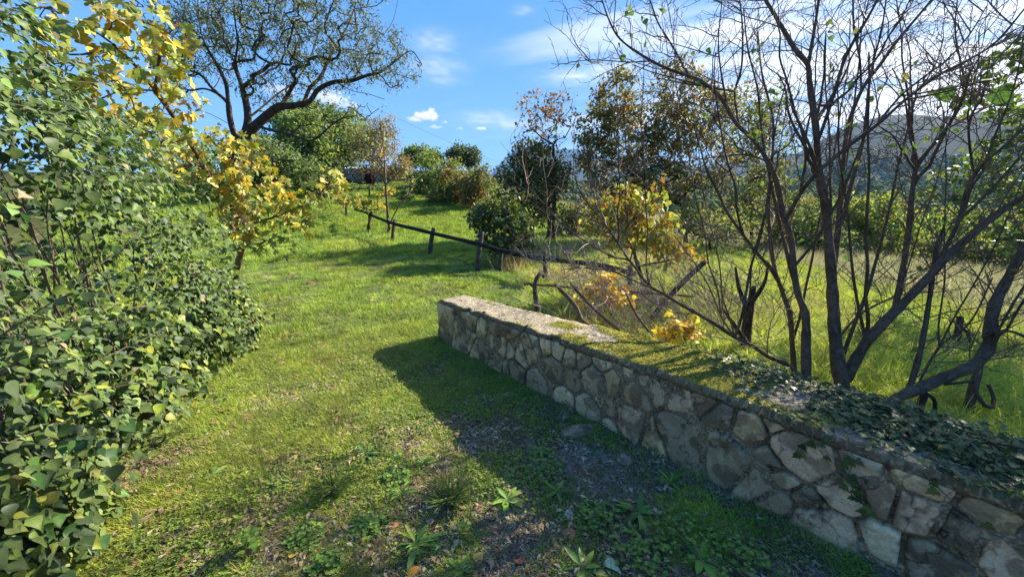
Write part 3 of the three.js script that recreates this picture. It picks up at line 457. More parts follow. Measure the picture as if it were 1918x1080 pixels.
// ------------------------------------------------------------------ distant dry-stone wall and its little fence
{
  const r = rngOf(60), a = P(635, 357, 28), b = P(762, 361, 28), base = a.clone(); base.y = terrain(a.x, a.z);
  const t = thing('stone_wall', 'distant pale grey dry-stone wall at the top of the meadow behind the bare young tree', 'wall', base);
  const L = a.distanceTo(b), g = []; let n = 0;
  const core = new THREE.BoxGeometry(L, 1.0, .5); const dir = b.clone().sub(a).setY(0).normalize(), ry = Math.atan2(-dir.z, dir.x), y0 = Math.min(terrain(a.x, a.z), terrain(b.x, b.z)) - .1;
  core.rotateY(ry); core.translate((a.x + b.x) / 2, y0 + .5, (a.z + b.z) / 2); part('core', core, std({ color: col(.13, .12, .11) }), t);
  for (let y = 0; y < 6; y++) for (let x = 0; x < L / .26; x++) { const s = new THREE.DodecahedronGeometry(.14, 0); s.scale(1 + .3 * r(), .65 + .2 * r(), .8); s.rotateY(r() * 6); s.rotateZ((r() - .5) * .5); const q = a.clone().addScaledVector(dir, (x + .5 * (y % 2) + .3 * r()) * .26).add(V(dir.z, 0, -dir.x).multiplyScalar(-.25)); s.translate(q.x, y0 + .1 + y * .172 + .04 * r(), q.z); const q2 = q.clone().add(V(dir.z, 0, -dir.x).multiplyScalar(.5)); g.push(s.index ? s.toNonIndexed() : s); if (!(n++ % 3)) { const s2 = s.clone(); s2.translate(q2.x - q.x, 0, q2.z - q.z); g.push(s2); } }
  part('stonework', mergeGeometries(g), std({ color: col(.46, .42, .38), roughness: 1 }), t, 'stuff');
  const f = thing('rail_fence', 'small far fence with one dark rail in front of the distant stone wall', 'fence', P(650, 360, 25));
  const rb = new Bag(); rb.tube([P(630, 334, 25), P(665, 341, 25), P(702, 347, 25)], [.05, .05, .05], 6); rb.build('rail', M.woodDark, f);
  for (const u of [640, 672, 700]) { const p = P(u, 338 + (u - 640) * .14, 25.1), q = p.clone(); q.y = terrain(p.x, p.z) - .1; const pb = new Bag(); pb.tube([q, p.add(V(0, .1, 0))], [.05, .045], 6); pb.build('post', M.wood, f); }
}
// power line
{
  const a = P(690, 196, 48), b = P(990, 318, 150), pts = []; for (let i = 0; i <= 24; i++) { const f = i / 24; pts.push(a.clone().lerp(b, f).add(V(0, -1.2 * Math.sin(f * Math.PI), 0))); }
  const g = new Bag(); g.tube(pts, pts.map(() => .022), 5); const m = g.build('power_line', M.cable); tag(m, 'thin dark overhead cable crossing the sky below the small white cloud', 'cable');
}

// ------------------------------------------------------------------ rail fence across the meadow
{
  const posts = [[603, 362, 602, 386, 23], [648, 378, 649, 408, 0], [697, 397, 686, 436, 0], [739, 412, 733, 454, 0], [812, 427, 803, 479, 0], [903, 434, 893, 508, 0], [940, 466, 937, 509, 0], [1020, 468, 1021, 529, 0], [1181, 497, 1180, 552, 0]];
  const o = G(893, 508), t = thing('rail_fence', 'rustic fence of leaning posts and dark rails crossing the meadow', 'fence', o), feet = posts.map(([, , u, v]) => G(u, v));
  const r = rngOf(71), dOf = (p) => proj(p)[2];
  posts.forEach(([u, v], i) => { const d = dOf(feet[i]), top = P(u, v, d), lo = feet[i].clone().add(V(0, -.15, 0)), b = new Bag(), R = .042 + .012 * r(); b.tube(smooth([lo, feet[i].clone().lerp(top, .5).add(rv(r).multiplyScalar(.012)), top], 6), [R * 1.1, R * 1.05, R, R * .98, R * 1.02, R * .96, R * .9], 7); b.build('post', M.wood, t); });
  const dAt = (u) => { for (let i = 0; i < posts.length - 1; i++) if (u <= posts[i + 1][2] || i === posts.length - 2) { const f = (u - posts[i][2]) / (posts[i + 1][2] - posts[i][2]); return lerp(dOf(feet[i]), dOf(feet[i + 1]), f); } };
  const rail = (px, w) => { const pts = smooth(px.map(([u, v]) => P(u, v, dAt(u) - .07)), 22), b = new Bag(); b.tube(pts, pts.map((_, i) => w * (1 + .12 * (r() - .5)) * (i === 0 || i === 22 ? .7 : 1)), 8); b.build('rail', M.woodDark, t); };
  rail([[545, 345], [575, 354], [603, 365], [630, 374], [656, 384]], .044);
  rail([[664, 392], [680, 396], [700, 405], [738, 419], [775, 428], [812, 437]], .048);
  rail([[806, 436], [850, 446], [903, 459], [945, 471], [985, 479], [1025, 486]], .043);
  rail([[1015, 485], [1060, 489], [1110, 495], [1150, 502], [1190, 515]], .039);
}

// ------------------------------------------------------------------ the low stone wall in front
{
  const r = rngOf(80), t = thing('stone_wall', 'low grey rubble stone wall with a mossy mortar top running to the right foreground', 'wall', wpt(2.6, 0, .22));
  const wp = (u, v) => { const d = rayOf(u, v), k = wallA.clone().sub(V(0, EYE, 0)).dot(wallN) / d.dot(wallN), p = d.multiplyScalar(k).add(V(0, EYE, 0)); return [wcoord(p.x, p.z)[0], p.y]; };
  // [u, v, size px, tone]: g grey, d dark grey, o ochre, p pinkish, l light, b brown
  const S = [[836, 604, 18, 'g'], [865, 629, 16, 'g'], [883, 634, 11, 'l'], [886, 604, 13, 'g'], [903, 620, 11, 'l'], [922, 634, 12, 'g'], [905, 651, 11, 'd'], [928, 615, 9, 'b'], [953, 624, 8, 'b'], [944, 648, 11, 'l'], [956, 654, 8, 'l'], [975, 662, 13, 'l'], [933, 680, 14, 'g'], [967, 695, 16, 'd'], [994, 659, 13, 'b'], [1007, 652, 7, 'l'], [1022, 651, 10, 'o'], [1047, 657, 11, 'l'], [1069, 673, 13, 'l'], [1036, 693, 24, 'd'], [1011, 719, 22, 'd'], [1075, 706, 15, 'd'], [1053, 748, 19, 'l'], [1111, 712, 25, 'g'], [1105, 768, 25, 'g'], [1147, 712, 15, 'o'], [1137, 766, 9, 'b'], [1137, 795, 9, 'l'], [1185, 732, 20, 'b'], [1180, 788, 27, 'p'], [1092, 680, 8, 'g'], [1130, 680, 8, 'l'], [1177, 697, 9, 'l'], [1203, 706, 9, 'g'], [1223, 818, 11, 'o'], [1235, 726, 13, 'g'], [1246, 712, 6, 'l'], [1276, 742, 18, 'p'], [1322, 748, 16, 'b'], [1276, 818, 38, 'd'], [1361, 850, 36, 'd'], [1402, 800, 20, 'o'], [1445, 862, 16, 'g'], [1424, 902, 12, 'b'], [1505, 850, 46, 'p'], [1352, 776, 14, 'g'], [1462, 790, 12, 'o'], [1541, 1000, 54, 'p'], [1734, 897, 24, 'o'], [1655, 932, 15, 'p'], [1716, 958, 28, 'p'], [1800, 1000, 28, 'd'], [1870, 962, 28, 'o'], [1885, 1040, 30, 'p'], [1655, 1020, 16, 'l'], [1752, 1060, 40, 'd'], [1600, 862, 18, 'g'], [1640, 1090, 20, 'g'], [1575, 920, 20, 'p'], [1465, 945, 18, 'b']]
    .map(([u, v, q, c]) => { const [s, y] = wp(u, v), d = proj(wpt(s, y, 0))[2]; return { s, y, q: q * d / FPX, c }; });
  for (let k = 0; k < 60; k++) { const s = 3.95 + r() * 1.6, y = .03 + r() * .44; if (S.every((o) => Math.hypot(o.s - s, o.y - y) > .15)) S.push({ s, y, q: .1 + .03 * r(), c: 'gdlpb'[k % 5] }); }
  for (let k = 0; k < 26; k++) { const s = -.0 + r() * 4.3, y = .0 + r() * .40, q = .008 + .014 * r(); if (S.every((o) => { const d = Math.hypot(o.s - s, o.y - y); return d > o.q * 1.0 + q * .7 && d > .045; }) && S.length < 160) S.push({ s, y, q, c: 'ggldb'[k % 5] }); }
  const tones = { g: [.36, .285, .195], d: [.25, .195, .13], o: [.46, .33, .19], p: [.48, .33, .215], l: [.47, .37, .24], b: [.31, .22, .14] }, mats = {};
  for (const [k, c] of Object.entries(tones)) mats[k] = [0, 1].map((j) => { const m = std({ color: col(...c.map((x) => x * (j ? 1.5 : 1.75))), bumpScale: .012, roughness: .95 }); m.map = stoneC.clone(); m.bumpMap = stoneH.clone(); for (const q of [m.map, m.bumpMap]) { q.repeat.set(j ? 3 : 2.2, j ? 2.6 : 2.2); q.needsUpdate = true; } return m; });
  const clip = (poly, nx, ny, c) => { const out = []; for (let i = 0; i < poly.length; i++) { const a = poly[i], b = poly[(i + 1) % poly.length], da = a[0] * nx + a[1] * ny - c, db = b[0] * nx + b[1] * ny - c; if (da <= 0) out.push(a); if (da < 0 !== db < 0) { const f = da / (da - db); out.push([a[0] + (b[0] - a[0]) * f, a[1] + (b[1] - a[1]) * f]); } } return out; };
  const bumpF = (s, y) => .012 * (fbm(s * 6, y * 6, 3, 141) - .5);
  S.forEach((a, i) => {
    let poly = [[-.005, -.09], [WL, -.09], [WL, .5], [-.005, .5]]; poly = clip(poly, -.03, 1, .458 - .035); poly = clip(poly, 0, 1, .532 - .035);
    for (const b of S) if (b !== a) { const nx = b.s - a.s, ny = b.y - a.y, L = Math.hypot(nx, ny); poly = clip(poly, nx / L, ny / L, ((b.s * b.s + b.y * b.y - b.q * b.q) - (a.s * a.s + a.y * a.y - a.q * a.q)) / 2 / L - .003 - .007 * h2(i, 3, 9) * h2(i, Math.round(b.s * 50), 4)); if (poly.length < 3) break; }
    if (poly.length < 3) return;
    let cx = 0, cy = 0; for (const p of poly) { cx += p[0]; cy += p[1]; } cx /= poly.length; cy /= poly.length;
    const ext = Math.max(...poly.map((p) => Math.hypot(p[0] - cx, p[1] - cy)));
    // boundary by angle, rounded corners, ragged
    const NA = ext > .12 ? 40 : 26, ring = [];
    for (let k = 0; k < NA; k++) { const th = k / NA * 2 * Math.PI, dx = Math.cos(th), dy = Math.sin(th); let m = 9, m2 = 9; for (let j = 0; j < poly.length; j++) { const p = poly[j], q = poly[(j + 1) % poly.length], ex = q[0] - p[0], ey = q[1] - p[1], L = Math.hypot(ex, ey); if (L < 1e-6) continue; const nx = ey / L, ny = -ex / L, dn = dx * nx + dy * ny, c = (p[0] - cx) * nx + (p[1] - cy) * ny; if (dn > 1e-6) { const f = c / dn; if (f < m) { m2 = m; m = f; } else if (f < m2) m2 = f; } }
      const rr = m - .2 * Math.max(0, .008 - (m2 - m)) ; ring.push(Math.max(.008, Math.min(rr, ext) * (1.02 - .08 * vn(cx * 9 + dx * 2.2, cy * 9 + dy * 2.2 + i, 151) - .06 * vn(cx * 9 + dx * 5.5, cy * 9 + dy * 5.5 + i, 153)))); }
    const rows = [0, .3, .55, .75, .88, .96, 1, 1.02], v = [], f = [], uv = [], bulge = Math.min(.022, ext * .11) * (.5 + .9 * h2(i, 5, 2)), tilt = [(h2(i, 7, 3) - .5) * .24, (h2(i, 9, 4) - .5) * .24], ou = h2(i, 1, 1) * 5, ov = h2(i, 2, 2) * 5;
    rows.forEach((q, ri) => { for (let k = 0; k < NA; k++) { const th = k / NA * 2 * Math.PI, rr = ring[k] * Math.min(q, 1), s = cx + Math.cos(th) * rr, y = cy + Math.sin(th) * rr; let w = -bulge * Math.pow(1 - Math.pow(Math.min(q, 1), 9), .8) - .006 + (s - cx) * tilt[0] + (y - cy) * tilt[1] + (q < 1 ? .026 * (fbm(s * 12 + i, y * 12, 4, 161) - .5) * (1 - q * q * .4) + .010 * Math.abs(2 * fbm(s * 9, y * 9 + i, 3, 163) - 1) : 0); if (ri === 7) w = .07; else if (ri === 6) w += .008; const p = wpt(s, y, w + bumpF(s, y)); v.push(p.x, p.y, p.z); uv.push(s * .55 + ou, y * .55 + ov); if (ri) { const a = (ri - 1) * NA + k, b = (ri - 1) * NA + (k + 1) % NA; f.push(a, a + NA, b, b, a + NA, b + NA); } } });
    const g = new THREE.BufferGeometry(); g.setAttribute('position', new THREE.Float32BufferAttribute(v, 3)); g.setAttribute('uv', new THREE.Float32BufferAttribute(uv, 2)); g.setIndex(f); g.computeVertexNormals();
    part('stone', g, mats[a.c][i % 2], t);
  });
  // mortar core: rough front sheet, back, ends
  const sheet = (ns, nt, fn) => { const v = [], uv = [], f = []; for (let j = 0; j <= nt; j++) for (let i = 0; i <= ns; i++) { const [p, a, b] = fn(i / ns, j / nt); v.push(p.x, p.y, p.z); uv.push(a, b); if (i < ns && j < nt) { const q = j * (ns + 1) + i; f.push(q, q + 1, q + ns + 1, q + 1, q + ns + 2, q + ns + 1); } } const g = new THREE.BufferGeometry(); g.setAttribute('position', new THREE.Float32BufferAttribute(v, 3)); g.setAttribute('uv', new THREE.Float32BufferAttribute(uv, 2)); g.setIndex(f); g.computeVertexNormals(); return g; };
  const ys = (s) => HT(s) - .03, rough = (s, y, k) => .030 * (fbm(s * 11, y * 11, 4, k) - .5);
  const core = mergeGeometries([
    sheet(280, 24, (a, b) => { const s = a * WL, y = -.12 + b * (ys(s) + .12); return [wpt(s, y, -.006 + .026 * sm(.4, .7, fbm(s * 3.1, y * 5, 3, 177)) + rough(s, y, 171)), s * 1.6, y * 1.6]; }),
    sheet(60, 8, (a, b) => { const s = a * WL, y = -.4 + b * (ys(s) + .4); return [wpt(s, y, WB(s) - .02 + rough(s, y, 173)), s * 1.6, y * 1.6]; }),
    sheet(10, 8, (a, b) => { const w = .01 + a * (WB(0) - .03), y = -.12 + b * (ys(0) + .12); return [wpt(.0 + rough(w, y, 175), y, w), w * 1.6, y * 1.6]; }),
    sheet(10, 8, (a, b) => { const w = .01 + a * (WW - .02), y = -.12 + b * (ys(WL) + .12); return [wpt(WL, y, w), w * 1.6, y * 1.6]; }),
  ]);
  M.mortar.side = THREE.DoubleSide; part('mortar', core, M.mortar, t);
  // the mortar cap: displaced slab, rounded front arris, moss in its colour
  const mossy = (s, w) => clamp(sm(.47, .60, fbm(s * 2.6, w * 4, 4, 181) + .20 * sm(.9, 2.5, s) * sm(3.6, 2.8, s) + .06 * sm(.1, .35, w) - .05) * sm(.25, .8, s), 0, 1);
  const NS = 420, prof = [[.012, -.055], [-.006, -.05], [-.016, -.03], [-.016, -.012], [-.006, -.002]]; for (let i = 1; i <= 22; i++) prof.push([-.004 + (WW + .01) * i / 22, 0]); prof.push([WW + .016, -.02], [WW + .01, -.06]);
  const v = [], c = [], uv = [], f = [], np = prof.length;
  for (let i = 0; i <= NS; i++) {
    const s = lerp(-.012, WL, i / NS), round = sm(.16, -.01, s);
    prof.forEach(([wi, y0], j) => {
      const kk = WB(s) / WW, w0 = wi > .02 ? wi * kk : wi, hw = WB(s) / 2, w = lerp(w0, hw + (w0 - hw) * .62, round * round), crack = sm(.012, 0, Math.abs(s - .62 - .04 * Math.sin(w * 14))) * .02;
      const y = HT(s) + y0 + (j > 3 && j < np - 1 ? .022 * (fbm(s * 4, w * 4, 4, 191) - .5) + .012 * (fbm(s * 17, w * 17, 3, 193) - .5) + .010 * mossy(s, w) - crack : .025 * (fbm(s * 9, 1 + j * .3, 3, 195) - .5)) - .03 * round * round;
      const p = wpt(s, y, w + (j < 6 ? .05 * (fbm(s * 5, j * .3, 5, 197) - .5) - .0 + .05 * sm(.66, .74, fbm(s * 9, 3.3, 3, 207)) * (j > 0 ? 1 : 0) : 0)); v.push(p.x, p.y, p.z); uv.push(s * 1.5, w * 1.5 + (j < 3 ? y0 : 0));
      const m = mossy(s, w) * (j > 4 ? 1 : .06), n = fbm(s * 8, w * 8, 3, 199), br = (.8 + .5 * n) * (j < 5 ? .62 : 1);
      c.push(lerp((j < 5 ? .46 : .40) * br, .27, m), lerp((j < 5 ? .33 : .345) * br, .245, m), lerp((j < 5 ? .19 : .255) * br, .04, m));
      if (i < NS && j < np - 1) { const q = i * np + j; f.push(q, q + np, q + 1, q + 1, q + np, q + np + 1); }
    });
  }
  const m0 = v.length / 3;
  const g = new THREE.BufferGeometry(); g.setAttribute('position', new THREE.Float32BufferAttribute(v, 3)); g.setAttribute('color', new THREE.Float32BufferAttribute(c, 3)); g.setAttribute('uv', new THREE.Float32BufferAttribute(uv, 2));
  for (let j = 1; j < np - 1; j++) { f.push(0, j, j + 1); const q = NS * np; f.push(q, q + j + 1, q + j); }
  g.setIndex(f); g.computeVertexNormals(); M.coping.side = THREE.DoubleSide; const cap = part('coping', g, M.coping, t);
  // moss cushions: little tufts where the cap is mossy
  const mb = new Bag();
  for (let k = 0; k < 26000; k++) { const s = r() * 4.4, w = r() * WB(s); if (r() > mossy(s, w)) continue; const y = HT(s) + .022 * (fbm(s * 4, w * 4, 4, 191) - .5) + .012 * (fbm(s * 17, w * 17, 3, 193) - .5) + .008; const cc = hue(r, [[.34, .32, .04], [.42, .37, .05], [.22, .25, .035], [.14, .19, .03]], .2); mb.leaf(T.chip[k % 2], { p: wpt(s, y, w), ...frame(rv(r).multiplyScalar(.9).add(V(0, .8, 0)), rv(r)), s: .006 + .008 * r(), c: cc }); }
  mb.build('moss', M.grassV, cap, 'stuff');
}

// ------------------------------------------------------------------ ivy on the near end of the wall
{
  const r = rngOf(90), t = thing('ivy', 'dark green ivy sprawling over the near end of the stone wall', 'ivy', wpt(3.3, WH, .3)), list = [], st = new Bag();
  const IV = [[.06, .095, .02], [.085, .125, .027], [.12, .155, .035], [.05, .075, .017], [.16, .17, .05]];
  const cover = (s, w) => sm(2.55, 3.45, s + 1.0 * (w - .3)) * (.25 + .75 * sm(.38, .52, fbm(s * 3.2, w * 5, 3, 211) + .22 * sm(3.0, 3.7, s) + .12 * sm(.1, .35, w)));
  for (let k = 0; k < 17000; k++) { const s = 2.3 + r() * 2.9, w = -.03 + r() * .85; if (r() > cover(s, w) * (w > .5 ? .8 : 1)) continue; if (s > 3.3 && w < .13 && r() < .7) continue; const y = (w < WW ? HT(s) : lerp(HT(s), .22, sm(WW, .9, w))) + .012 + .05 * r() * r() * (1 + w); list.push({ p: wpt(s, y, w), ...frame(rv(r).setY(0).addScaledVector(wallN, .35).add(V(0, -.1, 0)), V(0, 1, 0).add(rv(r).multiplyScalar(.75))), s: .015 + .024 * r(), c: r() < .012 ? [.5, .4, .05] : hue(r, IV, .2) }); }
  for (let k = 0; k < 60; k++) { let s = 2.7 + r() * 2.2, w = .1 + r() * .5, a = r() * 6.28; const pts = []; for (let i = 0; i < 8; i++) { pts.push(wpt(s, (w < WW ? HT(s) : lerp(HT(s), .25, sm(WW, .9, w))) + .012 + .01 * r(), w)); s += .06 * Math.cos(a); w += .06 * Math.sin(a); a += (r() - .5) * 1.2; } st.tube(pts, pts.map((_, i) => .0022 - i * .0002), 4); }
  for (const [s0, w0, len, ds] of [[3.16, .0, .27, .3], [3.34, 0, .26, .1], [3.5, 0, .14, .3], [3.3, 0, .16, -.1], [3.8, 0, .25, .2]]) { const pts = []; for (let i = 0; i <= 9; i++) { const f = i / 9, s = s0 + ds * f + .02 * Math.sin(f * 7), y = HT(s) + .02 - len * f; const p = wpt(s, y, i === 0 ? .05 : -.045 - .01 * Math.sin(i)); pts.push(p); if (i > 1) for (let q = 0; q < 2; q++) if (r() < .45) list.push({ p: p.clone().add(rv(r).multiplyScalar(.012)), ...frame(wallT.clone().multiplyScalar((q ? 1 : -1) * (.5 + r())).add(V(0, -.7, 0)), wallN.clone().add(rv(r).multiplyScalar(.3))), s: .03 + .018 * r(), c: hue(r, IV, .2) }); } st.tube(smooth(pts, 24), Array(25).fill(.0018), 4); }
  st.build('ivy_stem', M.twig, t, 'stuff');
  leaves(list, T.ivy, 'leafGloss', t, 300);
}
// ------------------------------------------------------------------ the three bare trees behind the wall
function twigs(r, bag, path, per, len, r0, depthLeft, out, bias) {
  let L = 0; for (let i = 1; i < path.length; i++) L += path[i].distanceTo(path[i - 1]);
  const n = Math.max(1, Math.round(L * per)), cur = new THREE.CatmullRomCurve3(path);
  for (let k = 0; k < n; k++) {
    const f = clamp((k + r()) / n, .04, 1), p0 = cur.getPoint(f), d0 = cur.getTangent(f), side = rv(r); side.addScaledVector(d0, -side.dot(d0)).normalize();
    const dir = d0.clone().multiplyScalar(.55).addScaledVector(side, .75 + .3 * r()).add(bias).normalize(), l = len * (.35 + .9 * r()), m = 6, pts = [p0.clone()], q = p0.clone(), d = dir.clone();
    for (let i = 0; i < m; i++) { d.addScaledVector(rv(r), .26).addScaledVector(bias, .12).normalize(); q.addScaledVector(d, l / m); if (q.y < terrain(q.x, q.z) + .02) break; pts.push(q.clone()); }
    if (pts.length < 3) continue;
    bag.tube(pts, pts.map((_, i) => Math.max(.0012, r0 * (1 - .72 * i / m))), r0 > .003 ? 5 : 3);
    if (out) out.push(pts[pts.length - 1], pts[pts.length - 2]);
    if (depthLeft > 0) twigs(r, bag, pts, 9 / Math.max(.3, l) * .55, l * .55, r0 * .62, depthLeft - 1, out, bias);
  }
}
function bareTree(o) {
  const r = rngOf(o.seed), all = o.limbs.map((pl) => pl.map(([u, v, w, dd]) => ({ p: P(u, v, o.d + (dd ?? 0)), R: w / 3.35 * (o.d + (dd ?? 0)) / FPX })));
  const b0 = all[0][0].p.clone(), base = b0.clone(); base.y = terrain(b0.x, b0.z);
  const t = thing(o.name, o.label, 'tree', base), tw = new Bag(), ends = [];
  all.forEach((pl, i) => {
    const P0 = pl.map((q) => q.p), R0 = pl.map((q) => q.R); if (i === 0 || o.rooted?.includes(i)) { const f = P0[0].clone(); f.y = terrain(f.x, f.z) - .08; P0.unshift(f.lerp(P0[0], .0)); R0.unshift(R0[0] * 1.5); }
    const n = P0.length * 4, pts = smooth(P0, n), rad = pts.map((_, k) => { const x = k / n * (R0.length - 1), a = Math.floor(x), b = Math.min(R0.length - 1, a + 1); return lerp(R0[a], R0[b], x - a) * (1 + .16 * (vn(k * .7, i * 7.3, o.seed) - .5) * 2 + .10 * sm(.75, .95, vn(k * .37, i * 3.1, o.seed + 3))); });
    const b = new Bag(); b.tube(pts, rad, rad[0] > .03 ? 12 : 8, [1, 1, 1], 2.2); b.build(i === 0 ? 'trunk' : 'limb', o.bark ?? M.bark, t);
    const from = pts.filter((p, k) => k > n * (i === 0 ? .28 : .08));
    twigs(r, tw, from, o.per * (R0[Math.floor(R0.length / 2)] > .03 ? .7 : 1.15), o.len, .0044, 2, ends, o.bias ?? V(-.05, .28, 0));
  });
  for (let k = 0; k < (o.fan ?? 0); k++) {              // the many thin upright stems of the fan
    const src = all[Math.floor(r() * all.length)], q0 = src[Math.floor(src.length * (.08 + .5 * r()))], [u0, v0, d0] = proj(q0.p); if (v0 < 150 || v0 > 690) { if (r() < .8) { k -= .5; } continue; }
    const u1 = Math.max(1120 + 90 * r(), 1510 + (u0 - 1500) * 1.5 + (r() - .5) * 330), v1 = -40 + 230 * r(), dd = d0 + (r() - .5) * .9, w0 = Math.min(q0.R * .75, .0085 + .006 * r()), pts = [];
    for (let i = 0; i <= 9; i++) { const f = i / 9, e = f * f * .35 + f * .65; pts.push(P(lerp(u0, u1, f) + (i ? 16 * (vn(i * .9, k * 3.1, o.seed) - .5) : 0), lerp(v0, v1, e), lerp(d0, dd, f))); }
    const sp = smooth(pts, 27), b = new Bag(); b.tube(sp, sp.map((_, i) => w0 * (1 - .75 * i / 27) + .001), 7); b.build('limb', o.bark ?? M.bark, t); twigs(r, tw, sp.slice(5), o.per * .6, o.len * .6, .0036, 1, ends, V(-.05, .28, 0));
  }
  tw.build('twig_growth', o.twig ?? M.twig, t, 'stuff');
  const list = [], G1 = [[.13, .24, .03], [.18, .28, .04], [.1, .19, .03], [.26, .3, .05]];
  for (const [u, v, px] of o.leaves ?? []) { const d = o.d - .25 + .4 * r(), n = px > 20 ? 1 : 2; for (let i = 0; i < n; i++) list.push({ p: P(u + (i ? 8 : 0), v + (i ? 6 : 0), d), ...frame(rv(r).add(V(0, -.4, 0)), V(0, .5, .5).add(rv(r))), s: (px ?? 13) * d / FPX * (.8 + .5 * r()), c: hue(r, G1, .2), w: .9 }); }
  for (let k = 0; k < (o.extra ?? 0); k++) list.push({ p: pick(r, ends), ...frame(rv(r).add(V(0, -.5, 0)), V(0, .6, .4).add(rv(r))), s: .025 + .03 * r(), c: hue(r, G1, .2), w: .9 });
  leaves(list, T.ovate, 'leaf', t, 300);
  return t;
}
bareTree({ name: 'fruit_tree', label: 'bare tree just behind the wall whose long limb arches left over the sky', seed: 201, d: 2.75, fan: 24, per: 8, len: .55, extra: 50, limbs: [
  [[1509, 725, 26], [1510, 650, 25], [1509, 589, 23], [1495, 549, 20], [1487, 500, 18], [1482, 442, 17], [1467, 400, 17], [1455, 340, 15], [1439, 303, 14], [1412, 262, 13], [1381, 233, 12], [1350, 183, 11], [1322, 158, 10], [1295, 144, 10], [1249, 128, 8], [1202, 103, 7], [1159, 70, 6], [1140, 35, 5], [1128, 0, 4], [1122, -20, 3]],
  [[1490, 720, 15, .3], [1484, 640, 15, .28], [1480, 589, 14, .25], [1464, 541, 13, .25], [1452, 505, 12, .25], [1443, 440, 11, .3], [1440, 390, 10, .3], [1447, 300, 8, .35], [1448, 220, 7, .4], [1428, 140, 6, .4], [1420, 60, 4, .4]],
  [[1468, 545, 11, .2], [1445, 504, 11, .1], [1421, 477, 10], [1394, 442, 9, -.05], [1363, 398, 8, -.1], [1343, 357, 7, -.1], [1325, 320, 6, -.1], [1310, 270, 4.5], [1300, 235, 3]],
  [[1290, 142, 6], [1262, 90, 6, .05], [1233, 43, 5, .1], [1218, 0, 4, .1], [1212, -20, 3, .1]],
  [[1383, 228, 7], [1377, 171, 7, .1], [1389, 128, 6, .15], [1391, 50, 5, .2], [1385, -10, 4, .2]],
  [[1361, 192, 6], [1350, 128, 5, -.1], [1346, 78, 4, -.15], [1354, -10, 3, -.2]],
  [[1225, 114, 4], [1180, 116, 3.5, -.05], [1146, 114, 3.2, -.1], [1110, 112, 3, -.1], [1085, 114, 2.5, -.1]],
  [[1505, 708, 14], [1470, 680, 13.5], [1440, 668, 13], [1411, 648, 12], [1377, 631, 12], [1329, 600, 11, .05], [1274, 569, 9.5, .1], [1247, 552, 9, .15], [1219, 537, 8, .2], [1192, 504, 7, .2], [1178, 487, 7, .2], [1151, 482, 6, .25], [1120, 466, 5, .3], [1082, 442, 4.5, .3], [1051, 418, 4, .35], [1025, 388, 3.5, .4], [1000, 362, 3, .4], [985, 340, 2, .4]],
  [[1180, 489, 5, .2], [1158, 456, 5, .15], [1130, 415, 4, .1], [1106, 388, 3.5, .1], [1090, 365, 3, .1], [1072, 320, 2, .1]],
  [[1219, 538, 5.5, .2], [1180, 522, 5, .1], [1150, 508, 4.2, .1], [1100, 502, 3.5, .1], [1050, 505, 2.6, .1]],
  [[1474, 410, 12], [1500, 362, 12, -.1], [1532, 323, 12, -.2], [1587, 276, 11, -.25], [1649, 229, 10, -.3], [1696, 187, 9, -.35], [1760, 140, 8, -.4], [1820, 109, 7, -.4], [1867, 78, 6, -.4], [1925, 10, 5, -.4]],
  [[1640, 238, 6, -.28], [1688, 179, 6, -.2], [1730, 145, 5.5, -.15], [1773, 113, 5, -.1], [1820, 60, 4], [1850, 10, 3]],
  [[1377, 632, 6], [1350, 590, 5.5, .2], [1330, 540, 5, .3], [1300, 490, 4, .4], [1262, 440, 3, .5]],
  [[1440, 303, 6], [1400, 290, 5, .2], [1330, 295, 4, .3], [1240, 308, 3.2, .4], [1170, 290, 2.4, .5]],
], leaves: [[1168, 15], [1180, 20], [1238, 15], [1200, 30], [1173, 58], [1198, 82], [1160, 95], [1300, 95], [1325, 90], [1305, 155], [1320, 210], [1330, 250], [1375, 235], [1410, 250, 17], [1404, 232, 18], [1400, 215, 17], [1440, 170, 17], [1430, 190, 18], [1425, 205, 18], [1500, 330], [1460, 350], [1495, 400], [1510, 420]] });
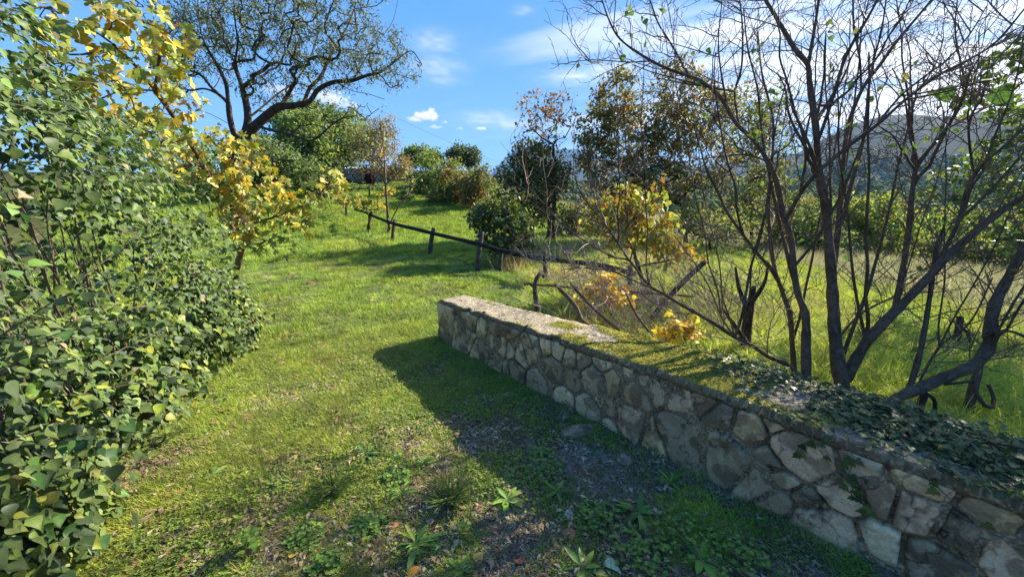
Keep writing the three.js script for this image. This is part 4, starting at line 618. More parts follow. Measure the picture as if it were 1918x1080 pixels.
bareTree({ name: 'fruit_tree', label: 'thickest bare tree behind the wall, forking low into an upright stem and a right-leaning one', seed: 202, d: 2.72, fan: 24, per: 8, len: .55, extra: 45, limbs: [
  [[1579, 735, 42], [1572, 690, 38], [1563, 609, 33], [1559, 529, 30], [1551, 430, 27], [1548, 390, 25], [1536, 330, 22], [1528, 233, 18], [1517, 155, 16], [1513, 120, 15], [1492, 95, 13], [1474, 66, 12], [1450, 25, 11], [1435, 0, 10], [1425, -25, 9]],
  [[1514, 128, 10], [1524, 66, 9, .05], [1530, 30, 8, .1], [1536, -15, 7, .1]],
  [[1560, 520, 16, .05], [1571, 430, 16, .1], [1577, 350, 14, .15], [1590, 233, 11, .2], [1618, 163, 10, .2], [1650, 120, 10, .2], [1680, 78, 9, .2], [1742, 4, 7, .2], [1760, -20, 6, .2]],
  [[1534, 262, 9], [1555, 200, 10, -.05], [1571, 148, 10, -.1], [1585, 105, 10, -.1], [1606, 66, 9, -.15], [1625, 35, 8, -.2], [1648, -8, 7, -.2]],
  [[1614, 170, 6, .2], [1611, 110, 6, .25], [1600, 50, 6, .3], [1598, -8, 5, .3]],
  [[1583, 712, 34], [1600, 680, 32, -.03], [1623, 641, 30, -.06], [1655, 605, 29, -.1], [1687, 573, 27, -.13], [1738, 521, 25, -.16], [1770, 485, 23, -.2], [1818, 442, 21, -.22], [1878, 394, 18, -.25], [1918, 370, 16, -.28], [1950, 350, 14, -.3]],
  [[1676, 582, 14, -.1], [1684, 545, 15, -.05], [1691, 509, 15], [1703, 430, 15, .05], [1711, 350, 13, .1], [1719, 311, 12, .1], [1773, 241, 8, .1], [1804, 187, 6, .1], [1806, 150, 5, .1], [1790, 60, 4, .1], [1795, -10, 3, .1]],
  [[1716, 322, 7, .1], [1690, 280, 6, .05], [1672, 253, 5], [1650, 238, 4]],
  [[1742, 518, 14, -.16], [1778, 453, 12, -.1], [1798, 410, 11, -.05], [1814, 350, 10], [1839, 311, 9], [1880, 275, 8], [1925, 235, 7]],
  [[1826, 328, 7], [1818, 280, 6, -.05], [1816, 233, 6, -.1], [1826, 205, 5, -.15], [1839, 187, 5, -.15], [1855, 110, 3, -.15]],
  [[1566, 640, 7, .05], [1610, 590, 6, .3], [1680, 555, 5, .5], [1740, 545, 3, .6]],
], leaves: [[1590, 175], [1630, 180], [1550, 60], [1560, 40], [1590, 145], [1650, 160], [1690, 170], [1790, 178, 42], [1803, 192, 40], [1862, 166, 40], [1845, 150, 30], [1815, 140, 25], [1740, 235], [1755, 240], [1740, 255], [1775, 235, 18], [1600, 285], [1610, 300, 17], [1580, 320], [1590, 230], [1660, 255], [1720, 280], [1710, 270], [1680, 270], [1555, 120], [1507, 447], [1585, 478], [1648, 445], [1690, 140]] });
bareTree({ name: 'fruit_tree', label: 'rightmost bare tree, its thick trunk lying low over the ivy then curving up', seed: 203, d: 2.45, fan: 5, per: 8, len: .5, extra: 20, limbs: [
  [[1675, 752, 34], [1720, 728, 34], [1758, 712, 34], [1795, 697, 33], [1830, 680, 33], [1854, 645, 32], [1858, 597, 29], [1866, 565, 28], [1878, 541, 26], [1918, 469, 24], [1945, 430, 22], [1975, 360, 20], [1990, 280, 17], [2010, 160, 13], [2000, 60, 9]],
  [[1700, 738, 15], [1709, 712, 15, .03], [1722, 668, 15, .06], [1734, 609, 13, .1], [1746, 529, 12, .12], [1752, 480, 9, .15], [1770, 420, 5, .2]],
  [[1850, 655, 9], [1885, 620, 8, -.1], [1925, 630, 7, -.15]],
  [[1720, 720, 7], [1760, 650, 6, .15], [1820, 600, 5, .25], [1860, 520, 4, .3]],
] });
// dead tangle between the wall and the meadow
{
  const r = rngOf(210), a = G(1300, 640), t = thing('dead_brush', 'tangle of pale dead twigs leaning over the back of the wall', 'brushwood', a), b = new Bag(), paths = [];
  for (let k = 0; k < 100; k++) { const u0 = 1130 + 440 * r(), d = 3.1 + 1.5 * r(), p0 = P(u0, 0, d); p0.y = terrain(p0.x, p0.z) + .02; const pts = [p0], q = p0.clone(), dir = V(-.75 + .7 * (r() - .5), .45 + .6 * r(), -.3 * (r() - .3)).normalize(), l = .6 + .9 * r(); for (let i = 0; i < 6; i++) { dir.addScaledVector(rv(r), .22).normalize(); q.addScaledVector(dir, l / 6); pts.push(q.clone()); } b.tube(pts, pts.map((_, i) => .006 * (1 - .12 * i)), 5); paths.push(pts); }
  for (const p of paths) twigs(r, b, p, 6, .34, .0034, 1, null, V(-.1, .12, 0));
  b.build('twig_growth', M.twigPale, t, 'stuff');
  for (const pl of [[[1040, 533, 7, 3.7], [1062, 555, 8, 3.6], [1080, 577, 8, 3.5], [1092, 602, 7, 3.4], [1128, 622, 6, 3.3]], [[1068, 530, 6, 3.9], [1095, 560, 6, 3.8], [1120, 585, 6, 3.6], [1160, 618, 5, 3.4]], [[1172, 548, 4, 3.8], [1190, 585, 4.5, 3.7], [1215, 620, 4.5, 3.5]]]) { const q = pl.map(([u, v, w, d]) => P(u, v, d)), pts = smooth(q, 18), bb = new Bag(); bb.tube(pts, pts.map((_, i) => pl[1][2] / 2 * 3.6 / FPX * (i < 2 ? .6 : 1)), 7); bb.build('dead_branch', M.bark, t); }
}
{ // orange-leaved shrubs in the tangle
  tree({ name: 'shrub', label: 'low shrub with orange leaves beside the crooked stake behind the wall', cat: 'shrub', seed: 211, base: G(1150, 600), d: 4.2, blobs: [[1125, 535, 30, 20], [1150, 555, 34, 20], [1090, 555, 16, 16], [1140, 520, 18, 14]], n: 60, per: 4.5, sp: .06, ls: .062, pal: [[.8, .54, .04], [.75, .42, .03], [.85, .64, .06]], R: .012, seg: .12, tip: .002, temp: T.ovateLow, mat: 'leaf', single: 60, twig: M.twigPale, trunkTop: [1140, 575] });
  tree({ name: 'shrub', label: 'low shrub with gold and orange leaves just behind the wall, under the long low branch', cat: 'shrub', seed: 212, base: G(1285, 640), d: 3.3, blobs: [[1265, 605, 26, 20], [1290, 615, 24, 16], [1250, 625, 20, 14], [1305, 600, 14, 10]], n: 50, per: 5, sp: .05, ls: .055, pal: [[.85, .66, .04], [.85, .72, .07], [.75, .46, .03]], R: .01, seg: .1, tip: .002, temp: T.ovateLow, mat: 'leaf', single: 60, twig: M.twigPale, trunkTop: [1280, 630] });
}
// stakes, poles and stumps
function stick(name, label, cat, pl, mat, sides = 8, extra) { const q = pl.map(([u, v, w, d]) => P(u, v, d)), n = pl.length * 5, pts = smooth(q, n), rad = pts.map((_, k) => { const x = k / n * (pl.length - 1), a = Math.floor(x), b = Math.min(pl.length - 1, a + 1), R = (i) => pl[i][2] / 2 * pl[i][3] / FPX; return lerp(R(a), R(b), x - a) * (1 + .12 * (vn(k * .8, q[0].x * 9, 5) - .5)); }); const t = thing(name, label, cat, q[0]); const b = new Bag(); b.tube(pts, rad, sides); b.build('stem', mat, t); for (const e of extra ?? []) { const p2 = e.map(([u, v, w, d]) => P(u, v, d)), bb = new Bag(); const s = smooth(p2, 12); bb.tube(s, s.map((_, k) => lerp(e[0][2], e[e.length - 1][2], k / 12) / 2 * e[0][3] / FPX), 7); bb.build('side_branch', mat, t); } return t; }
{
  const d0 = 4.55;
  stick('stake', 'crooked wooden stake with a hooked top just beyond the far end of the wall', 'stake', [[1008, 602, 9, d0], [1006, 575, 9, d0], [1002, 545, 9, d0], [1004, 525, 8, d0], [1014, 512, 8, d0 + .05], [1019, 518, 6, d0 + .1]], M.wood, 8, [[[1003, 538, 6, d0], [990, 531, 5, d0 - .03], [982, 533, 4, d0 - .05]]]);
  stick('pole', 'thin reddish horizontal pole running right from the hooked stake', 'pole', [[1004, 533, 4.5, d0 - .06], [1100, 540, 4.5, d0], [1200, 548, 4.5, d0 + .1], [1302, 555, 4, d0 + .2]], M.woodRed);
  stick('pole', 'grey weathered pole leaning to the right beyond the orange shrubs', 'pole', [[1218, 598, 9, 4.7], [1250, 560, 10, 4.75], [1285, 523, 10, 4.8], [1320, 491, 9, 4.85]], M.wood);
  stick('stump', 'pale broken stump post with a curved knobby branch, under the curving trunk', 'stump', [[1806, 810, 16, 2.75], [1815, 765, 15, 2.8], [1822, 735, 15, 2.8], [1830, 705, 13, 2.8], [1838, 685, 8, 2.8]], M.bark, 9, [[[1826, 730, 7, 2.78], [1845, 758, 7, 2.75], [1858, 762, 9, 2.75], [1862, 745, 8, 2.78], [1852, 720, 6, 2.8]], [[1828, 712, 7, 2.8], [1800, 716, 5, 2.8], [1770, 720, 4, 2.8]]]);
  stick('stump', 'short dark forked stump below the lying trunk', 'stump', [[1722, 772, 12, 2.6], [1728, 750, 12, 2.6], [1735, 735, 11, 2.6]], M.barkDark, 8, [[[1735, 737, 7, 2.6], [1750, 748, 7, 2.6], [1753, 772, 6, 2.6]]]);
  stick('stump', 'dark leaning dead post standing in the bright grass left of the curving trunk', 'stump', [[1788, 662, 9, 4.2], [1795, 625, 11, 4.2], [1800, 592, 10, 4.2]], M.barkDark, 8, [[[1797, 612, 6, 4.2], [1812, 622, 7, 4.2], [1818, 640, 5, 4.2]]]);
  stick('stump', 'broad dark old trunk stump behind the long low branch', 'stump', [[1392, 700, 26, 3.8], [1396, 650, 20, 3.8], [1401, 600, 17, 3.8], [1409, 555, 12, 3.8], [1413, 535, 7, 3.8]], M.barkDark, 12, [[[1404, 585, 11, 3.6], [1385, 540, 8, 3.65], [1378, 500, 4, 3.7]], [[1406, 570, 10, 3.6], [1432, 530, 7, 3.6], [1440, 490, 3, 3.6]], [[1398, 640, 10, 3.6], [1370, 600, 6, 3.5], [1352, 575, 3, 3.5]]]);
}

// ------------------------------------------------------------------ hedge on the left
{
  const r = rngOf(220), t = thing('lilac_hedge', 'tall leafy green hedge filling the left side, close to the camera', 'hedge', V(-2.6, terrain(-2.6, -1.8), -1.8));
  const E = [[-2.55, 1.15, -.75, 1.05, 1.25, 1.0], [-2.45, .7, -1.25, .72, .75, .6], [-2.85, 1.2, -1.75, .98, 1.22, .95], [-3.05, .98, -2.55, .8, .98, .8], [-2.95, .5, -2.7, .62, .55, .75], [-3.2, .72, -3.2, .70, .72, .6], [-2.75, .35, -2.0, .62, .45, .7], [-2.2, .25, -1.15, .4, .34, .5], [-3.3, 1.9, -1.9, .9, .5, .9], [-3.6, 1.3, -3.1, .7, .6, .6], [-2.95, .35, -3.45, .45, .45, .5], [-3.2, 1.75, -2.4, .75, .6, .7], [-2.75, 2.25, -1.25, .7, .55, .75], [-2.55, 2.6, -1.0, .55, .5, .6], [-3.3, 2.3, -2.6, .42, .5, .45]];
  const list = [], PAL = [[.052, .10, .022], [.075, .135, .026], [.038, .072, .017], [.105, .175, .03], [.16, .24, .035]], eye = V(0, EYE, 0), up = V(0, 1, 0), stems = new Bag();
  let guard = 0;
  while (list.length < 23000 && guard++ < 200000) {
    const e = E[Math.floor(r() * E.length)], q = rv(r).normalize(), lump = .62 + .80 * n3(q.x * 3.1 + e[0] * 3, q.y * 3.1 + e[1] * 3, q.z * 3.1 + e[2], 5), depth = 1 - .42 * r() * r();
    const rad = lump * depth * 1.02, p = V(e[0] + q.x * e[3] * rad, e[1] + q.y * e[4] * rad, e[2] + q.z * e[5] * rad);
    if (p.y < terrain(p.x, p.z) + .03) continue; if (p.x < -4.2) continue;
    let deep = false; for (const f of E) { if (f === e) continue; const a = (p.x - f[0]) / f[3], b = (p.y - f[1]) / f[4], c = (p.z - f[2]) / f[5]; if (a * a + b * b + c * c < .34) { deep = true; break; } } if (deep && r() > .07) continue;
    if (p.distanceTo(eye) < .75) continue;
    if (q.x < -.2 && p.x < -3.2 && r() < .7) continue;
    const out = V(q.x / e[3], q.y / e[4], q.z / e[5]).normalize(), tip = out.clone().multiplyScalar(.55).add(V(0, -.75, 0)).add(rv(r).multiplyScalar(.65)), face = out.clone().multiplyScalar(.85).add(up.clone().multiplyScalar(.75)).add(rv(r).multiplyScalar(.55));
    const low = sm(1.1, .3, p.y), s = (.02 + .05 * Math.pow(r(), 1.2)) * (1 + .2 * low);
    let c = hue(r, PAL, .2); const yel = r(); if (yel < .34 * low + .03) c = [c[0] * 2.1, c[1] * 1.55, c[2]]; if (yel > .992) c = [.3, .24, .12];
    list.push({ p, ...frame(tip, face), s, c, w: .92 + .2 * r() });
  }
  for (let k = 0; k < 90; k++) { const e = E[k % E.length], p0 = V(e[0] + .5 * (r() - .5), 0, e[2] + .5 * (r() - .5)); p0.y = terrain(p0.x, p0.z); const q = rv(r).normalize(); const p1 = V(e[0] + q.x * e[3] * .95, Math.max(.3, e[1] + Math.abs(q.y) * e[4] * .95), e[2] + q.z * e[5] * .95); const pts = []; for (let i = 0; i <= 8; i++) pts.push(p0.clone().lerp(p1, i / 8).add(V(0, .18 * Math.sin(i / 8 * 3.14), 0)).add(i ? rv(r).multiplyScalar(.02) : V(0, -.05, 0))); stems.tube(pts, pts.map((_, i) => .009 * (1 - .085 * i)), 5); }
  // leafy shoots sticking out of the mass
  for (let k = 0; k < 130; k++) {
    const e = E[k % E.length], q = rv(r).normalize(); if (q.x < -.1) q.x *= -1; const p0 = V(e[0] + q.x * e[3] * .8, e[1] + q.y * e[4] * .8, e[2] + q.z * e[5] * .8); if (p0.y < .3 || p0.distanceTo(eye) < 1.25) continue;
    const d = V(q.x, q.y * .5 + .45 * r(), q.z).normalize(), pts = [p0.clone()], c = p0.clone(), l = .3 + .35 * r(); for (let i = 0; i < 8; i++) { d.addScaledVector(rv(r), .14).add(V(0, -.03, 0)).normalize(); c.addScaledVector(d, l / 8); pts.push(c.clone()); if (c.distanceTo(eye) < .9) break; if (i > 1) for (const sd of [-1, 1]) { const sx = V(0, 0, 0).crossVectors(d, up).normalize(); list.push({ p: c.clone(), ...frame(sx.multiplyScalar(sd).addScaledVector(d, .5).add(V(0, -.3, 0)), V(0, 1, 0).add(rv(r).multiplyScalar(.4))), s: (.07 - .005 * i) * (.7 + .5 * r()), c: hue(r, PAL, .2), w: 1 }); } }
    stems.tube(pts, pts.map((_, i) => .003 * (1 - .08 * i)), 4);
  }
  stems.build('stem_growth', M.twig, t, 'stuff');
  const seedy = new Bag(); // dry seed heads
  for (let k = 0; k < 26; k++) { const e = E[k % 6], q = rv(r).normalize(); if (q.x < 0) q.x *= -1; const c = V(e[0] + q.x * e[3] * 1.02, e[1] + q.y * e[4] * 1.02, e[2] + q.z * e[5] * 1.02); if (c.y < .3 || c.distanceTo(eye) < .9) continue; for (let i = 0; i < 26; i++) seedy.leaf(T.chip[i % 2], { p: c.clone().add(V(rg(r) * .018, rg(r) * .035, rg(r) * .018)), ...frame(rv(r), rv(r)), s: .012, c: hue(r, [[.2, .13, .07], [.28, .2, .11]], .2) }); }
  seedy.build('seed_head_growth', M.dead, t, 'stuff');
  leaves(list, T.ovate, 'leaf', t, 300);
}
// ------------------------------------------------------------------ golden fig tree beyond the hedge
{
  const r = rngOf(230), base = G(440, 502), t = thing('fig_tree', 'fig tree with golden lobed leaves behind and above the hedge', 'tree', base), d0 = proj(base)[2];
  const C = [[445, 325, 4.9, 24], [458, 362, 5, 24], [440, 345, 4.9, 24], [470, 398, 5.1, 26], [450, 420, 5.1, 24], [90, 25, 2.9, 40], [150, 55, 3, 44], [210, 40, 3.1, 44], [265, 40, 3.3, 40], [315, 50, 3.5, 36], [335, 100, 3.7, 34], [255, 95, 3.3, 44], [190, 100, 3.2, 44], [130, 130, 3.0, 40], [210, 140, 3.2, 40], [285, 130, 3.5, 40], [325, 165, 3.8, 34], [240, 180, 3.4, 34], [300, 200, 3.8, 34], [350, 215, 4.1, 30], [345, 260, 4.3, 26], [390, 255, 4.6, 32], [425, 275, 4.9, 34], [385, 305, 4.7, 34], [440, 310, 5, 36], [480, 320, 5.2, 36], [420, 345, 5, 36], [465, 360, 5.2, 36], [510, 330, 5.3, 34], [535, 350, 5.4, 32], [560, 375, 5.5, 30], [500, 380, 5.3, 36], [450, 395, 5.2, 36], [530, 395, 5.4, 26], [590, 352, 5.6, 24], [618, 335, 5.6, 24], [640, 352, 5.7, 18], [610, 380, 5.6, 16], [565, 415, 5.5, 18], [548, 405, 5.4, 18], [410, 390, 5, 34], [435, 430, 5.2, 34], [470, 420, 5.3, 30], [460, 455, 5.3, 22], [425, 465, 5.2, 20], [520, 462, 5.4, 9], [495, 450, 5.3, 10], [440, 275, 4.7, 26], [465, 292, 4.9, 26], [170, 5, 3, 34], [250, 10, 3.2, 30], [100, 170, 3.1, 40], [60, 130, 3, 34], [170, 200, 3.3, 34], [260, 230, 3.7, 30], [330, 310, 4.4, 30], [300, 260, 4, 26]];
  const targets = [], cl = []; for (const [u, v, d, q] of C) for (let i = 0; i < 5; i++) { const p = P(u + rg(r) * q * .6, v + rg(r) * q * .5, d + rg(r) * .25); targets.push(p); cl.push(p); }
  const px = (a) => smooth(a.map(([u, v, d]) => P(u, v, d)), a.length * 3), fork = P(455, 455, 6.6);
  const seeds = [smooth([base.clone().add(V(0, -.1, 0)), base.clone().lerp(fork, .5).add(V(.05, 0, .05)), fork], 8), px([[455, 455, 6.6], [470, 425, 6.1], [480, 415, 5.7], [518, 406, 5.4], [545, 394, 5.3], [566, 385, 5.3]]), px([[475, 420, 6], [500, 415, 5.6], [542, 421, 5.4], [587, 409, 5.4], [619, 402, 5.5], [637, 388, 5.6]]), px([[460, 440, 6.4], [486, 440, 5.8], [518, 430, 5.5]]), px([[455, 456, 6.4], [489, 456, 5.8], [500, 450, 5.5], [520, 461, 5.4], [548, 460, 5.4]]), px([[455, 452, 6.6], [430, 420, 6], [395, 340, 5], [345, 250, 4.3], [290, 170, 3.7], [220, 90, 3.2], [150, 40, 3]]), px([[430, 420, 6], [450, 350, 5.4], [470, 310, 5.2]]), px([[290, 170, 3.7], [300, 100, 3.5], [320, 50, 3.4]]), px([[220, 90, 3.2], [120, 100, 3], [40, 50, 2.8]])];
  wood(skeleton(r, seeds, targets.slice(), .16, .004, .13, .3, .1), t, M.bark, M.bark, 12);
  const list = [], Y = [[.54, .42, .02], [.60, .48, .035], [.48, .42, .03], [.38, .36, .04], [.54, .33, .015], [.62, .55, .12]], GR = [[.28, .32, .05], [.2, .27, .045], [.34, .36, .06]], BR = [[.30, .16, .05], [.36, .22, .08], [.42, .30, .14]];
  for (const p of cl) { const [, v] = proj(p), n = v > 440 ? 2 : 2 + Math.floor(r() * 4); for (let i = 0; i < n; i++) { const x = r(), pal = x < .48 ? Y : x < .82 ? GR : BR, br = pal === BR; list.push({ p: p.clone().add(rv(r).multiplyScalar(.15)), ...frame(rv(r).multiplyScalar(.8).add(V(.1, -.8, .15)), V(.35, .55, .5).add(rv(r).multiplyScalar(.8))), s: (.07 + .065 * r()) * (br ? .8 : 1), c: hue(r, v > 440 ? GR : pal, .15), w: br ? .45 : .8 + .3 * r() }); } }
  leaves(list, T.fig, 'leaf', t, 300);
}

// ------------------------------------------------------------------ stones lying about
function rock(seed, sx, sy, sz) { const g = new THREE.IcosahedronGeometry(1, 3), p = g.attributes.position; for (let i = 0; i < p.count; i++) { const x = p.getX(i), y = p.getY(i), z = p.getZ(i), f = .75 + .5 * n3(x * 1.6 + seed, y * 1.6, z * 1.6, seed) + .12 * (n3(x * 5, y * 5 + seed, z * 5, 3) - .5); p.setXYZ(i, x * f * sx, y * f * sy, z * f * sz); } g.computeVertexNormals(); return g; }
const rockMat = [[.5, .42, .30], [.46, .33, .22], [.38, .30, .21]].map((c) => std({ color: col(...c), map: stoneC, bumpMap: stoneH, bumpScale: .006 }));
[[502, 520, .2, .02, .11, 'flat pale stone lying in the grass beyond the fig trunk'], [1085, 810, .13, .035, .06, 'rough pinkish stone half buried at the wall foot, beyond the big dark block'], [1172, 862, .07, .03, .05, 'pale chalky stone at the wall foot beside the big dark block']].forEach(([u, v, a, b, c, l], i) => { const p = G(u, v), m = part('stone', rock(i * 3.7 + 1, a, b, c).rotateY(-.7 + i), rockMat[i % 3], scene); m.name = numbered('loose_stone'); m.position.copy(p).y += b * .2; tag(m, l, 'stone'); });

// ------------------------------------------------------------------ weeds, one by one
const WG = [[.13, .25, .03], [.18, .31, .035], [.10, .19, .026], [.24, .36, .04]];
function weed(kind, u, v, px, label, seed) {
  const r = rngOf(seed * 31 + 7), p = G(u, v), d = proj(p)[2], s = px * d / FPX, t = thing({ r: 'rosette_weed', t: 'grass_tuft', c: 'clover_clump', u: 'leafy_weed' }[kind], label, { r: 'weed', t: 'grass tuft', c: 'clover', u: 'weed' }[kind], p), up = V(0, 1, 0), list = [];
  if (kind === 'r') for (let i = 0; i < 15; i++) { const a = i * 2.4 + r() * .5, e = .25 + .8 * (i / 15) * r(); list.push({ p: p.clone().add(V(0, .008, 0)), ...frame(V(Math.cos(a), e, Math.sin(a)), up.clone().add(rv(r).multiplyScalar(.3))), s: s * (.3 + .34 * r()), c: hue(r, WG, .18), w: .75 + .5 * r() }); }
  if (kind === 't') for (let i = 0; i < 110; i++) { const a = r() * 6.28, e = .6 + 1.6 * r(); list.push({ p: p.clone().add(V(rg(r), 0, rg(r)).multiplyScalar(s * .16)), ...frame(V(Math.cos(a), e, Math.sin(a)), V(-Math.cos(a), .6, -Math.sin(a))), s: s * (.45 + .55 * r()), c: hue(r, [[.14, .23, .03], [.2, .28, .035], [.1, .18, .025], [.3, .3, .05]], .15), w: .13 }); }
  if (kind === 'c') for (let i = 0; i < 110; i++) { const a = r() * 6.28, q = Math.pow(r(), .7) * s * .62, h = (.10 + .22 * r()) * s * (1.15 - q / s); const b = p.clone().add(V(Math.cos(a) * q, h, Math.sin(a) * q)); for (let k = 0; k < 3; k++) list.push({ p: b, ...frame(V(Math.cos(k * 2.1 + a), .1, Math.sin(k * 2.1 + a)), up.clone().add(rv(r).multiplyScalar(.3))), s: .008 + .010 * r(), c: hue(r, WG, .22) }); }
  if (kind === 'u') for (let i = 0; i < 16; i++) { const a = i * 2.4, h = i / 16 * s * .7; list.push({ p: p.clone().add(V(rg(r) * .008, h + .01, rg(r) * .008)), ...frame(V(Math.cos(a), .35, Math.sin(a)), up.clone().add(rv(r).multiplyScalar(.3))), s: s * (.45 - .012 * i) * (.8 + .4 * r()), c: hue(r, [[.16, .27, .035], [.2, .31, .04]], .15), w: .75 }); }
  leaves(list, kind === 't' ? T.narrow.map((q) => q) : kind === 'c' ? T.round : kind === 'u' ? T.ovate : T.lance, 'leaf', t, kind === 't' || kind === 'c' ? 0 : 40, 'leaf');
}
[['t', 842, 945, 74, 'bright grass tuft at the shadow edge left of the gravel patch'], ['t', 625, 925, 56, 'dark grass tuft in the sunny thin turf left of the bright tuft'],
  ['r', 780, 1022, 84, 'broad rosette weed in the sun at the lower middle, beside an orange dead leaf'], ['r', 1012, 846, 48, 'sunlit pale rosette standing up in the wall shadow'], ['r', 686, 856, 46, 'rosette weed on bare soil just outside the wall shadow, leftmost of the row of three'], ['r', 738, 862, 42, 'middle rosette of the row of three at the shadow edge'], ['r', 792, 868, 40, 'right rosette of the row of three, in the shadow'],
  ['c', 742, 895, 52, 'clover clump below the row of three rosettes'], ['r', 752, 926, 52, 'flat rosette left of the bright grass tuft'], ['c', 572, 1012, 58, 'low clover mound on bare soil right of the upright leafy weed'], ['u', 470, 1030, 60, 'upright pale green leafy weed near the bottom left'],
  ['r', 1195, 962, 84, 'largest long-leaved rosette in the shade before the wall'], ['r', 950, 938, 60, 'spiky rosette in the shade right of the bright grass tuft'], ['c', 1122, 978, 70, 'round bright clover clump in the shade below the gravel'], ['r', 1092, 1068, 76, 'leafy rosette at the bottom edge in the shade'], ['c', 612, 1062, 56, 'clover clump at the bottom edge left of the middle'], ['r', 862, 1072, 60, 'narrow-leaved rosette at the bottom edge below the broad rosette'], ['r', 1042, 925, 60, 'grey-green rosette in the shade below the sunlit pale one'],
  ['r', 1255, 905, 56, 'small rosette at the foot of the big dark wall block'], ['r', 400, 892, 44, 'little rosette in the thin turf near the hedge'], ['c', 1020, 880, 70, 'dark clover clump in the shade under the pale rosette'], ['c', 1290, 1010, 100, 'wide clover clump at the foot of the long pinkish stone'], ['c', 1390, 1060, 110, 'deep green clover mound in the lower right corner of the turf'], ['r', 1310, 1050, 84, 'strap-leaved rosette growing out of the deep green clover'], ['c', 690, 990, 50, 'clover clump left of the broad rosette'], ['c', 1200, 1040, 90, 'clover clump left of the strap-leaved rosette'], ['r', 520, 905, 40, 'small rosette in sunny thin turf left of the dark tuft'], ['u', 868, 1005, 40, 'small leafy weed right of the broad rosette']].forEach(([k, u, v, q, l], i) => weed(k, u, v, q, l, i + 1));

// ------------------------------------------------------------------ fallen leaves
{
  const r = rngOf(240), BRN = [[.22, .11, .06], [.30, .16, .08], [.18, .10, .06], [.36, .20, .10]];
  const drop = (u, v, px, c, label, group, temp) => { const p = G(u, v), d = proj(p)[2], m = new THREE.Mesh(geoOf(temp), tinted('dead', c)); m.name = numbered('fallen_leaf'); const f = frame(V(r() * 2 - 1, .1 * r(), r() * 2 - 1), V(0, 1, 0).add(rv(r).multiplyScalar(.45))), s = px * d / FPX; m.quaternion.setFromRotationMatrix(new THREE.Matrix4().makeBasis(f.X, f.Y, f.Z)); m.scale.setScalar(s); m.position.copy(p).y += .012 + .08 * s; scene.add(shade(m)); tag(m, label, 'leaf', group); };
  for (const [u, v, q, c, l] of [[112, 1008, 46, [.62, .38, .06], 'large golden lobed fallen leaf at the foot of the hedge'], [200, 998, 26, [.5, .22, .05], 'orange fallen leaf just right of the large golden one'], [356, 1048, 28, [.42, .18, .05], 'curled orange-brown leaf near the bottom left on thin turf'], [776, 1066, 34, [.48, .2, .04], 'bright orange dead leaf below the broad rosette'], [745, 990, 24, [.36, .15, .05], 'red-brown leaf left of the broad rosette'], [952, 851, 26, [.2, .11, .07], 'brown leaf in the wall shadow by the gravel'], [1078, 1002, 34, [.34, .17, .06], 'large brown leaf in the shade left of the round clover clump'], [965, 1060, 28, [.26, .11, .07], 'dark red-brown leaf on the gravel at the bottom'], [285, 967, 30, [.45, .30, .2], 'pale pinkish dry leaf beside the hedge'], [1135, 1052, 34, [.42, .44, .28], 'pale green fallen leaf on the gravel at the bottom'], [1072, 965, 22, [.45, .47, .35], 'whitish-green fallen leaf above the large brown one'], [410, 776, 26, [.40, .21, .10], 'tan curled leaf lying in the thin turf beside the hedge tip'], [540, 1045, 18, [.5, .3, .08], 'small yellow-brown leaf between the leafy weed and the clover at the bottom'], [905, 1052, 26, [.5, .32, .06], 'yellow leaf at the edge of the sun on the gravel']]) drop(u, v, q, c, l, undefined, q > 40 ? T.fig[0] : T.ovate[1]);
  const WHERE = ['in the brown patch left of the hedge tip', 'in the long brown patch beside the hedge tip', 'at the right end of the brown patch', 'in the row above the brown patch', 'just right of the row above the brown patch', 'close beside the hedge tip above the brown patch', 'in the trodden grass right of the brown patch', 'near the flat pale stone', 'in mid lawn left of the wall end', 'by the corner of the wall', 'in the bright lawn before the wall end', 'in the lawn beside the hedge', 'at the foot of the hedge below its tip', 'in thin turf below the brown patch', 'under the tree shadow band on the lawn', 'below the flat pale stone', 'between the dark tuft and the leafy weed', 'above the upright leafy weed', 'near the hedge foot in the foreground', 'beside the low clover mound', 'above the dark tuft', 'by the bottom of the hedge', 'left of the broad rosette', 'beside the curled orange-brown leaf'];
  const SP = [[450, 690, 26, 7], [475, 682, 22, 6], [525, 672, 26, 6], [560, 628, 14, 3], [535, 630, 16, 3], [482, 628, 8, 2], [598, 650, 12, 3], [540, 520, 30, 3], [620, 600, 40, 3], [790, 625, 8, 2], [700, 575, 40, 3], [480, 600, 16, 3], [395, 745, 14, 4], [430, 800, 40, 5], [600, 530, 60, 5], [500, 560, 30, 3], [540, 940, 60, 6], [450, 950, 50, 6], [340, 930, 40, 6], [640, 1000, 60, 5], [560, 860, 60, 4], [300, 1030, 50, 6], [700, 1020, 40, 3], [220, 1050, 50, 5]];
  const ORD = { 2: ['left', 'right'], 3: ['leftmost', 'middle', 'rightmost'], 4: ['leftmost', 'second from left', 'third from left', 'rightmost'], 5: ['leftmost', 'second from left', 'middle', 'fourth from left', 'rightmost'] };
  for (const [k, [u, v, q, n0]] of SP.entries()) { const n = Math.min(5, n0), us = []; for (let i = 0; i < n; i++) us.push(u + rg(r) * q); us.sort((a, b) => a - b); for (let i = 0; i < n; i++) { const vv = v + rg(r) * q * .35; drop(us[i], vv, 9 + 5 * r() + Math.max(0, vv - 650) * .012, hue(r, BRN, .2), ORD[n][i] + ' of the dead leaves ' + WHERE[k], 'small dead leaves on the ground', r() < .3 ? T.fig[1] : T.ovate[i % 2 ? 1 : 3]); } }
}

